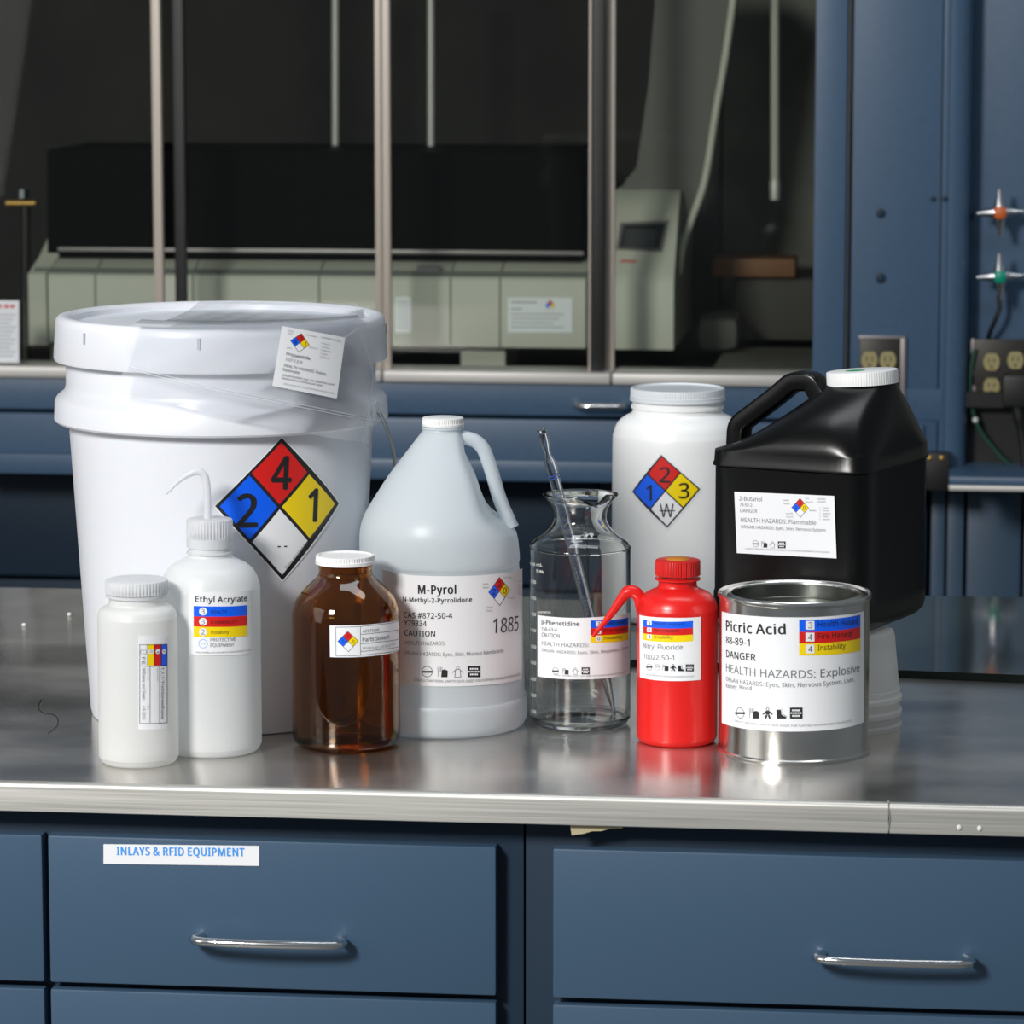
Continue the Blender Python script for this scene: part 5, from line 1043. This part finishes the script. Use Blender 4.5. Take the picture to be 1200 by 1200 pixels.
L.t('Ethyl Acrylate', 229, 705, 289, 704, 6.6, 'k', .012)
for i, m in enumerate(('pb', 'pr', 'py')): L.q([(227, 710+12*i), (227, 722+12*i), (250, 722.6+12*i), (289.7, 721+12*i), (289.5, 709+12*i), (250, 710.6+12*i)], m, 2)
for i, (s_, wd) in enumerate((('HEALTH', 18), ('FLAMMABILITY', 30), ('Instability', 21))):
    L.circ(238, 716.5+12*i, 4.6, 'paper', 3); L.t('332'[i], 236, 719.6+12*i, 240, 719.6+12*i, 6, 'gk', 0, 4); L.t(s_, 247, 718.8+12*i, 247+wd, 718.4+12*i, 3.6, 'k', 0, 3)
L.circ(238, 754.3, 5.2, 'sky', 2, .5); L.t('- -', 235.8, 756, 240.5, 756, 4, 'k')
L.t('PROTECTIVE', 246.5, 751.5, 275.5, 750.8, 3.8, 'gk'); L.t('EQUIPMENT', 246.5, 757.8, 274, 757.2, 3.8, 'gk'); L.t(FINE, 229, 765, 294, 762, 1.7, 'gk')
L.build('label', wb)['label'] = 'white label with blue, red and yellow bars'

# ---- gallon jug
A = Ax(520, 849)
jg = thing('gallon_jug', 'translucent white gallon jug with loop handle and white cap', 'jug', Vector((A.c.x, A.c.y, CT)))
p = smoothprof([(84, 849), (91, 847.5), (96, 842), (98, 833), (98, 818), (96.5, 812), (94.8, 808), (94.8, 760), (94.8, 700), (94.8, 662), (96.5, 656), (98, 650), (98, 624), (95.5, 611), (91.5, 601), (84, 588), (64, 557), (45, 532), (28, 510), (24.3, 505), (23, 500), (23, 496)], 3)
prof = A.prof(p)
lims = [(496, 60), (500, 26), (515, 25), (532, 27), (560, 41), (580, 47), (593, 53), (602, 62), (609, 76), (616, 90), (625, 110), (900, 200)]
def lim(y):
    for (a, b), (c, d) in zip(lims, lims[1:]):
        if a <= y <= c: return b+(d-b)*(y-a)/(c-a)
    return 200
zy = sorted((A.zof(y), A.r(lim(y), y)) for y in range(496, 860, 2))
def limz(z):
    for (a, b), (c, d) in zip(zy, zy[1:]):
        if a <= z <= c: return b+(d-b)*(z-a)/(c-a)
    return 9
bm = lathe(A.c, prof, 128)
for v in bm.verts:
    q = Vector((v.co.x-A.c.x, v.co.y-A.c.y, 0)); x = q.dot(A.ri); dpt = q.dot(A.to); l = limz(v.co.z)
    if x > l*.55 and l < 1:
        # smooth clamp, and keep the wall rounded from front to back
        e = x-l*.55; nxv = l*.55+ l*.45*(1-math.exp(-e/(l*.45))) if x > l*.55 else x
        v.co += A.ri*(nxv-x)
mesh_obj('body', bm, M['milk_jug'], jg)
q = catmull([A.P(532, 511), A.P(545, 513), A.P(558, 517), A.P(567, 526), A.P(573, 541), A.P(579, 560), A.P(585, 581), A.P(592, 600), A.P(597, 618)], 6)
mesh_obj('loop_handle', tube(q, [A.r(8.2, 560)]*(len(q)-8)+[A.r(8.2+.5*k, 560) for k in range(8)], 20, flat=(A.to, 1.25, 0)), M['milk_jug'], jg)
mesh_obj('screw_cap', ribcap(A.c, A.r(24.3, 493), A.zof(498.5), A.zof(489), 60, .0005, .001, 0, plain0=.002), M['white_cap'], jg)
mesh_obj('neck_collar', lathe(A.c, A.prof([(22, 502.5), (25, 502), (25, 499.5), (22, 499)]), 64), M['milk_jug'], jg)
L = Label(Cyl(A, A.r(94.8, 740), .0007))
L.q([(448, 667), (448, 795), (464, 800), (490, 803.5), (530, 804.5), (570, 802.5), (600, 798.5), (612, 795), (612, 666), (595, 670.5), (560, 674.3), (520, 675.2), (480, 674), (464, 671.5)], 'paper2')
L.t('M-Pyrol', 490, 695.5, 534.5, 695.5, 9.8, 'k', .030); L.t('N-Methyl-2-Pyrrolidone', 472.5, 704.5, 553, 705, 5.2, 'k', .020)
L.t('CAS #872-50-4', 473.5, 723.5, 530, 724.5, 6.4, 'k', .012); L.t('Y79334', 474, 732.8, 500, 734, 6.2, 'k', .012); L.t('CAUTION', 474.3, 744.5, 510, 746, 6.4, 'k', .016)
L.t('HEALTH HAZARDS:', 475, 755, 522, 756, 4.4, 'gk'); L.t('ORGAN HAZARDS: Eyes, Skin, Mucous Membranes', 473, 766.5, 590, 764, 4.2, 'gk')
L.icons(494, 780.5, 13, ('face', 'glove', 'apron', 'box'), 1.38); L.t(FINE, 485, 797.8, 609, 791, 2.8, 'gk')
L.nfpa((585, 676), (597, 691), (585.5, 710), (572, 694), ('2', '2', '0', ''), bw=.03, nh=.4)
L.t('1885', 577, 742, 607, 738.5, 17, 'k', -.004)
blurbs(L, [('Health', 565.5, 685.5, 6.5, 2.2), ('Hazard', 565.5, 689.5, 7, 2.2), ('Fire Hazard', 590, 677.5, 9.5, 2), ('Reactivity', 594, 701.5, 8.5, 2), ('Specific', 570, 712.5, 7.5, 2.2), ('Hazard', 569.5, 716.5, 7, 2.2)])
blurbs(L, [(s_, 607, 682+k*3.6, 3.6, 1.8) for k, s_ in enumerate(('Severe', 'Serious', 'Moderate', 'Slight', 'Minimal'))])
L.build('label', jg)['label'] = 'large white label printed in black with small diamond'

# ---- clear glass bottle with flared lip
A = Ax(679.5, 848)
gb = thing('glass_bottle', 'clear graduated glass bottle with flared pouring lip, pipette standing in it', 'glass bottle', Vector((A.c.x, A.c.y, CT)))
po = A.prof(smoothprof([(46, 848.3), (54, 846.5), (58.5, 840), (59.5, 830), (59.5, 750), (59.5, 650), (58.8, 641), (55, 634), (46, 628), (37, 620), (31.5, 611), (30.5, 604), (32.5, 595), (37.5, 587), (43.8, 580.5), (44, 578.5)], 3))
pi = A.prof(smoothprof([(42, 578.7), (36.5, 587), (32, 595), (30, 604), (31, 611), (36.5, 620.5), (46, 629.5), (54, 635.5), (57.8, 643), (59, 652), (59.3, 750), (59.3, 828), (57, 836), (50, 840), (20, 838.5)], 3), .0022)
sa = math.atan2(A.to.y, A.to.x)+.38
def lipmod(r, z, a):
    zl1 = A.zof(600); zl2 = A.zof(579)
    if z < zl1: return r, z
    k = ((z-zl1)/(zl2-zl1))**2; d = (a-sa+math.pi) % (2*math.pi)-math.pi
    w1 = math.exp(-(d/.28)**2); w2 = math.exp(-((abs(d)-.6)/.28)**2)
    return r*(1+k*(-.06*w2+.09*w1)), z-k*.0055*w1+k*.0015*w2
mesh_obj('glass_body', lathe(A.c, [(0.0005, CT+.003), (A.r(36, 848), CT+.0015)]+po+pi, 112, True, True, mod=lipmod), M['glass'], gb)
L = Label(Cyl(A, A.r(59.5, 750)))
L.q([(630, 720.5), (630, 792.5), (650, 795), (680, 796), (715, 794), (738, 789), (738, 717.5), (715, 721.5), (680, 724), (650, 723)], 'paper')
L.t('p-Phenetidine', 635, 731, 679, 733.5, 5, 'k', .014); L.t('156-43-4', 635, 738.5, 653, 739.5, 3.6, 'k'); L.t('CAUTION', 635.2, 745.8, 656, 747.5, 4.5, 'k')
L.t('HEALTH HAZARDS:', 635.3, 755.5, 690, 758, 4.6, 'gk'); L.t('ORGAN HAZARDS: Eyes, Skin, Respiratory System', 635.3, 763, 736, 759.5, 3.6, 'gk')
L.bars(692, 736, (727, 736, 744.5, 753), (723.5, 732, 741, 749.5), '220', ('Health Hazard', 'Fire Hazard', 'Instability'), 698, (26, 26, 21), 3.6, 6.2)
L.icons(647, 782, 8.3, ('face', 'glove', 'apron', 'box'), 1.38); L.t(FINE, 649, 791.5, 732, 788, 1.8, 'gk')
L.build('label', gb)['label'] = 'white label with blue, red and yellow bars'
L = Label(Cyl(A, A.r(59.5, 750), .0003))
L.t('1000 mL', 621.2, 662, 636, 664, 3.6, 'wprint', .01); L.t('5%', 629, 671, 637.5, 672, 3.6, 'wprint', .01)
for k in range(9): L.t(str(900-100*k), 622.2, 682.5+19*k, 628.5, 684+19*k, 3.6, 'wprint', .01)
L.t('APPROX', 630, 719, 646, 719.5, 3.2, 'wprint')
L.build('graduation_print', gb)['label'] = 'white printed volume scale'
# pipette
def pl(t, dep=None):       # along the pipette, t 0 = top 1 = tip
    x = 634+(721.5-634)*t; y = 502+(843.5-502)*t
    return A.P(x, y, (-.012+.030*t) if dep is None else dep)
pp = thing('glass_pipette', 'glass pipette leaning inside the clear glass bottle', 'pipette', pl(1))
k_ = A.r(1, 650)
ts = [0, .01, .05, .075, .09, .11, .13, .4, .7, .86, .92, .97, 1.]
ro = [5.2, 5.6, 5.0, 3.6, 4.2, 6.2, 6.6, 6.6, 6.6, 6.4, 4.6, 2.8, 2.2]
ti = [.12, .4, .7, .86, .92]; ri_ = [3.6, 4.2, 4.2, 4.0, 2.2]
tb = tube([pl(t) for t in ts], [r*k_ for r in ro], 24)
tin = tube([pl(t) for t in (.012, .05, .075, .09, .11, .13, .4, .7, .86, .92, .96)], [r*k_ for r in (4.4, 3.9, 2.4, 2.9, 5.0, 5.4, 5.4, 5.4, 5.2, 3.3, 1.5)], 24)
bmesh.ops.reverse_faces(tin, faces=tin.faces)
mt_ = bpy.data.meshes.new('bore'); tin.to_mesh(mt_); tin.free(); tb.from_mesh(mt_)
mesh_obj('glass_tube', tb, M['pip'], pp)
ax_ = (pl(1)-pl(0)).normalized()
bmi = bmesh.new()
for k in range(44):
    t = .22+k*.0145; c0 = pl(t); sd = A.to; o1 = sd.cross(ax_).normalized(); nn = ax_.cross(o1).normalized()
    wv = 1.0 if k % 5 else 1.6
    vs = []
    for i in range(5):
        a = (-.55+.28*i*wv*.8)
        for dz in (0, .0006):
            vs.append(bmi.verts.new(c0+(nn*math.cos(a)*(-1 if nn.dot(A.to) < 0 else 1)+o1*math.sin(a))*(6.75*k_)+ax_*dz))
    for i in range(4): bmi.faces.new((vs[2*i], vs[2*i+1], vs[2*i+3], vs[2*i+2]))
for t in (.155, .165):
    c0 = pl(t); rg = []
    for dz in (0, .0009): rg.append([bmi.verts.new(c0+(nn*math.cos(2*math.pi*i/20)+o1*math.sin(2*math.pi*i/20))*(6.75*k_)+ax_*dz) for i in range(20)])
    for i in range(20): bmi.faces.new((rg[0][i], rg[0][(i+1) % 20], rg[1][(i+1) % 20], rg[1][i]))
mesh_obj('graduation_print', bmi, M['bprint'], pp, False)['label'] = 'blue graduation marks'

# ---- white jar with diamond
A = Ax(792.5, 723, zg)
wj = thing('plastic_jar', 'tall white plastic jar with hazard diamond behind the red bottle', 'jar', Vector((A.c.x, A.c.y, zg)))
p = smoothprof([(66, 723.2), (72, 721.5), (75.5, 715), (76, 705), (76, 620), (76, 522), (74.5, 506), (70, 495), (62, 488), (55, 484.5), (52.5, 481), (52.5, 476), (52.5, 470), (52.5, 464)], 3)
mesh_obj('body', lathe(A.c, A.prof(p), 96), M['white_hdpe'], wj)
mesh_obj('neck_ring', lathe(A.c, A.prof([(51, 478.5), (54.6, 477.5), (54.6, 474.5), (51, 473.5)]), 80), M['white_hdpe'], wj)
mesh_obj('screw_lid', ribcap(A.c, A.r(55.3, 460), A.zof(469), A.zof(454), 110, .0005, .0012, .0015, plain0=.0055), M['white_lid'], wj)
mesh_obj('lid_bead', lathe(A.c, A.prof([(53, 468.6), (56.2, 468), (56.2, 466.5), (53, 466)]), 80), M['white_lid'], wj)
L = Label(Cyl(A, A.r(76, 575)))
L.q([(775, 530.5), (738.5, 576.3), (782, 621.5), (823.5, 572.5)], 'paper', 0)
L.nfpa((775, 533), (820.5, 573), (782, 618.5), (741, 576), ('', '', '', ''), bw=.028, lay=1)
L.t('2', 772.8, 565, 785.5, 565.6, 17.5, 'k', .01, 4); L.t('1', 757.5, 586, 764, 586.4, 17.5, 'k', .01, 4); L.t('3', 795.5, 584, 808, 583.6, 17.5, 'k', .01, 4); L.t('W', 773.5, 606, 790, 606, 15.5, 'k', 0, 4)
L.line(773, 598.5, 791, 598.5, 1.1, 'k', 5)
L.build('hazard_diamond', wj)['label'] = 'four-colour hazard diamond sticker reading 2 1 3'

# ---- red wash bottle
A = Ax(793, 868.5)
rd = thing('wash_bottle', 'red plastic wash bottle with side spout and ribbed red cap', 'wash bottle', Vector((A.c.x, A.c.y, CT)))
p = smoothprof([(38, 868.8), (43, 867.5), (46.8, 862), (47.3, 853), (47.3, 800), (47.3, 722), (47, 711), (44, 702), (38, 695), (29, 690.5), (24, 688), (22.5, 684), (22.5, 676)], 3)
mesh_obj('body', lathe(A.c, A.prof(p), 80), M['red'], rd)
mesh_obj('neck_ring', lathe(A.c, A.prof([(22, 679.5), (26.6, 678.8), (26.6, 677), (22, 676.2)]), 64), M['red'], rd)
cpo = mesh_obj('screw_cap', ribcap(A.c, A.r(26.5, 665), A.zof(673.5), A.zof(655.5), 52, .0008, .0015, 0), M['red_cap'], rd)
zt_ = A.zof(655.5)
mesh_obj('cap_emblem', lathe(A.c, [(A.r(14, 655), zt_+.0001), (A.r(12.5, 655), zt_+.0012), (A.r(6, 655), zt_+.0020)], 32), M['odot'], cpo)
q = catmull([A.P(754, 728), A.P(751, 712), A.P(748.5, 701), A.P(743, 694.5), A.P(735.5, 694), A.P(729, 700), A.P(718, 716), A.P(706, 732), A.P(694, 747)], 6)
n_ = len(q); rs = []
for i in range(n_):
    f = i/(n_-1); rs.append(A.r(7.5, 700) if f < .55 else A.r(lerp(7.2, 1.6, (f-.55)/.45), 700))
mesh_obj('spout', tube(q, rs, 18), M['red'], rd)
L = Label(Cyl(A, A.r(47.3, 760)))
L.q([(749.5, 720.5), (750, 793.5), (785, 798), (821, 796.5), (821, 722.8), (785, 723.8)], 'paper')
L.bars(754, 812, (726, 734, 742, 749.7), (727.5, 735.5, 743.5, 751.3), '301', ('Health Hazard', 'Fire Hazard', 'Instability'), 758.5, (34, 28, 22), 3.4, 5.4)
L.t('Nitryl Fluoride', 754.3, 758.8, 800, 761, 5.6, 'gk'); L.t('10022-50-1', 755, 771.5, 790, 773.5, 5.6, 'gk')
L.icons(757, 777.5, 8.2, ('face', 'goggles', 'glove', 'suit', 'boot', 'box'), 1.13, .02); L.t(FINE, 757, 790.8, 813, 793.2, 1.8, 'lk')
L.build('label', rd)['label'] = 'white label with blue, red and yellow bars'

# ---- tin can
A = Ax(929.5, 879)
tc_ = thing('tin_can', 'shiny open-rimmed tin can with big white label in front of black jug', 'can', Vector((A.c.x, A.c.y, CT)))
mesh_obj('body', lathe(A.c, A.prof([(84, 879), (88.5, 879.2), (89.6, 877.5), (89.6, 875), (88, 873.5), (87.8, 870), (87.8, 705), (87.9, 699)]), 128, True, False), M['tin'], tc_)
mesh_obj('rim', lathe(A.c, A.prof([(87.5, 700), (89.8, 698.5), (90.3, 696), (89.8, 693.8), (88.4, 693), (87, 693.8), (85.5, 695.5), (80, 696.5), (78, 695), (76.5, 693.8), (75, 694.2), (74.3, 696)]), 128, False, False), M['tin'], tc_)
mesh_obj('recessed_lid', lathe(A.c, A.prof([(74.3, 696), (74, 711), (72, 712.5), (66, 712.5), (64, 711), (55, 711)]), 128, False, True), M['tin_in'], tc_)
L = Label(Cyl(A, A.r(87.8, 780)))
L.q([(846, 716.5), (846, 847), (860, 851.5), (885, 855.5), (930, 857.3), (975, 855), (1000, 850.5), (1012, 846), (1012, 716), (1000, 719), (975, 722), (930, 723.5), (885, 722), (860, 719.5)], 'paper')
L.t('Picric Acid', 851.3, 738.5, 921, 743, 11.5, 'k', .022); L.t('88-89-1', 851.3, 753.5, 879, 757, 8, 'k', .010); L.t('DANGER', 851.5, 769.8, 886, 774.5, 8.2, 'k', .010)
L.t('HEALTH HAZARDS: Explosive', 851.3, 786.5, 1007, 786.5, 9.2, 'gk', 0); L.t('ORGAN HAZARDS: Eyes, Skin, Nervous System, Liver,', 851.3, 797.5, 1001, 798, 5, 'gk'); L.t('Kidney, Blood', 851.5, 805.5, 881, 809, 5, 'gk')
L.bars(936.5, 1008, (726.3, 740.3, 754, 768), (720.3, 734.5, 748, 762.5), '344', ('Health Hazard', 'Fire Hazard', 'Instability'), 944, (46, 39, 32), 6.4, 10.3)
L.icons(861, 829, 13, ('face', 'glove', 'suit', 'boot', 'box'), 1.24); L.t(FINE, 860, 845.5, 998, 845.5, 2.5, 'lk')
L.build('label', tc_)['label'] = 'big white label with blue, red and yellow bars'

# ---- tubs carrying the black jug
A = Ax(990, 850)
T3 = []
names = ['translucent plastic tub turned upside down, lowest of the stack beside the can', 'translucent plastic tub turned upside down, middle of the stack beside the can', 'translucent plastic tub turned upside down, topmost, under the black jug']
k_ = A.r(1, 800); dz = 16*k_/.985
for k in range(3):
    z = CT+.0002+dz*k; H = .090-2*dz-.0006
    prof = [(64.5*k_-.001, z+.0), (66*k_, z), (66.6*k_, z+.004), (65.2*k_, z+.0055), (64.3*k_, z+.006), (64*k_, z+.011), (63*k_, z+.0115), (57*k_-.0, z+H-.004), (55.5*k_, z+H)]
    pin = [(54.5*k_, z+H-.001), (56*k_, z+H-.005), (62*k_, z+.011), (63.5*k_, z+.002)]
    o = mesh_obj('plastic_tub', lathe(A.c, prof, 72, False, True), M['tub'], root=(A.c.x, A.c.y, z))
    tag(o, names[k], 'tub', 'upside-down tubs under the black jug')
# ---- black jug
TA = Ax(961, 836); zj = CT+.0905
C0 = gpt(961, 724, zj)
# depth axis: box turned about 20 degrees
th_ = math.radians(23); to = TA.to; ri = TA.ri
ua = ri*math.cos(th_)+to*math.sin(th_); ub = ri*math.sin(th_)-to*math.cos(th_)   # width, depth (away)
C0 = Vector((C0.x, C0.y, 0)); Wd, Dp = .0785, .085
def jp(a, b, z): q = C0+ua*a+ub*b; return Vector((q.x, q.y, zj+z))
bj = thing('black_jug', 'black plastic jug with white cap standing on upturned tubs', 'jug', Vector((C0.x, C0.y, zj)))
nk = .040; rn = .032
def section(cx, hw, hd, e, z, n=96):
    out = []
    for i in range(n):
        t = 2*math.pi*i/n; c, s_ = math.cos(t), math.sin(t)
        out.append(jp(cx+math.copysign(abs(c)**e, c)*hw, math.copysign(abs(s_)**e, s_)*hd, z))
    return out
secs = [(0, Wd-.012, Dp-.012, .28, 0), (0, Wd-.005, Dp-.005, .26, .002), (0, Wd-.001, Dp-.001, .24, .007), (0, Wd, Dp, .22, .014), (0, Wd, Dp, .22, .03),
        (0, Wd-.0008, Dp-.0008, .22, .034), (0, Wd-.0008, Dp-.0008, .22, .1475), (0, Wd+.0012, Dp+.0012, .22, .149), (0, Wd+.0012, Dp+.0012, .22, .151), (0, Wd+.0003, Dp+.0003, .22, .153), (0, Wd, Dp, .23, .163)]
N = 22; ZS, ZN = .163, .2215
for i in range(1, N+1):
    t = i/N; z = ZS+(ZN-ZS)*t
    t1 = t**.78
    left = -Wd+.004*min(1, t*6)+(Wd-.004+nk-rn)*t1
    right = Wd-(Wd-(nk+rn))*(t**2.2)
    hd = Dp+(rn-Dp)*(t**1.9)
    secs.append(((left+right)/2, (right-left)/2, hd, .23+.77*t**.8, z))
secs.append((nk, rn, rn, 1, ZN+.004))
bm = bmesh.new(); rings = [[bm.verts.new(p_) for p_ in section(*s_)] for s_ in secs]
for a, b in zip(rings, rings[1:]):
    for i in range(96): bm.faces.new((a[i], a[(i+1) % 96], b[(i+1) % 96], b[i]))
bm.faces.new(list(reversed(rings[0]))); bm.faces.new(rings[-1]); bmesh.ops.recalc_face_normals(bm, faces=bm.faces)
mesh_obj('body', bm, M['black'], bj)
def hp(px, py):      # pixel onto the vertical mid plane of the jug (through C0, spanned by ua and z)
    n_ = ub; d = ray(px, py); t = (Vector((C0.x, C0.y, 0))-Vector((CAM.x, CAM.y, 0))).dot(n_)/d.dot(n_); return CAM+d*t
hq = catmull([hp(862, 550), hp(865, 532), hp(866, 512), hp(867, 501), hp(871, 494), hp(878, 488.5), hp(896, 475), hp(914, 461), hp(925, 451.5), hp(930, 448), hp(937, 446.5), hp(947, 446.5), hp(953, 448.5), hp(957, 454), hp(964, 466), hp(973, 482)], 4)
mesh_obj('bar_handle', tube(hq, .0092, 24, flat=(ub, 1.3, 1)), M['black'], bj)
cc = jp(nk, 0, 0); zcap = zj+ZN+.0005
tl = Matrix.Rotation(math.radians(-4.0), 3, ub)
cap = ribcap(Vector((cc.x, cc.y, 0)), .0331, zcap, zcap+.0125, 84, .00035, .0012, .0, tilt=tl)
co = mesh_obj('screw_cap', cap, M['white_cap'], bj)
bm = bmesh.new(); bmesh.ops.create_circle(bm, cap_ends=True, segments=28, radius=.0092)
gq = Vector((cc.x, cc.y, zcap+.01265))-ri*.0065
bmesh.ops.translate(bm, verts=bm.verts, vec=gq)
bmesh.ops.rotate(bm, verts=bm.verts, cent=(cc.x, cc.y, zcap), matrix=tl)
mesh_obj('cap_dot', bm, M['gdot'], co)['label'] = 'round green sticker'
L = Label(Pln(jp(0, -Dp, 0), ua, (0, 0, 1), .0008))
L.q([(861, 576), (864, 648), (980.8, 654.3), (978, 581)], 'paper')
L.t('2-Butanol', 867, 586.3, 893.5, 587.5, 5, 'gk'); L.t('78-92-2', 867.5, 593, 882, 593.8, 3.6, 'gk'); L.t('DANGER', 868, 600, 888, 601, 4.2, 'gk')
L.t('HEALTH HAZARDS: Flammable', 868.7, 611.3, 957, 615, 5, 'gk'); L.t('ORGAN HAZARDS: Eyes, Skin, Nervous System', 869, 618.7, 968, 623, 3.7, 'gk')
L.nfpa((938, 583.5), (948.5, 595), (938.5, 606.5), (928, 594.5), ('3', '2', '0', ''), bw=.03, nh=.4)
L.icons(882, 633, 8, ('face', 'glove', 'apron', 'box'), 1.25, .04); L.t(FINE, 874, 643.5, 973, 648, 1.9, 'lk')
blurbs(L, [('Health', 919, 587, 6, 2), ('Hazard', 919, 591, 7, 2), ('Fire', 944.5, 585, 4, 2), ('Hazard', 944.5, 589, 8.5, 2), ('Reactivity', 949, 599, 8, 2), ('Specific', 921.5, 602.5, 8.5, 2), ('Hazard', 922, 606.3, 8, 2), ('HAZARD', 959, 585.6, 9, 2), ('RATINGS', 959, 589, 9.5, 2)])
blurbs(L, [(s_, 961-.0*k, 595.5+k*3.4, 1, 1.8) for k, s_ in enumerate('43210')] + [(s_, 965, 595.7+k*3.4, w_, 1.8) for k, (s_, w_) in enumerate((('Severe', 7), ('Serious', 7.5), ('Moderate', 9), ('Slight', 6), ('Minimal', 8)))])
L.build('label', bj)['label'] = 'white label with small hazard diamond'

# ---- crumbs and hair on the steel
for px, py, lb in ((28, 734.5, 'tiny white crumb on the steel at far left, nearer the edge'), (81, 722, 'tiny white crumb on the steel left of the pail')):
    q = gpt(px, py); bm = bmesh.new(); bmesh.ops.create_icosphere(bm, subdivisions=2, radius=.0026)
    bmesh.ops.scale(bm, verts=bm.verts, vec=(1, 1, .8)); bmesh.ops.translate(bm, verts=bm.verts, vec=(q.x, q.y, CT+.0021))
    tag(mesh_obj('crumb', bm, M['crumb'], root=(q.x, q.y, CT)), lb, 'crumb')
q = [gpt(x, y)+Vector((0, 0, .0004)) for x, y in ((48, 820), (45, 830), (52, 836), (63, 838), (68, 844), (66, 852), (56, 860))]
tag(mesh_obj('hair', tube(catmull(q, 6), .00035, 6), M['rubber'], root=q[3]), 'dark curled hair lying on the steel left of the small bottle', 'hair')
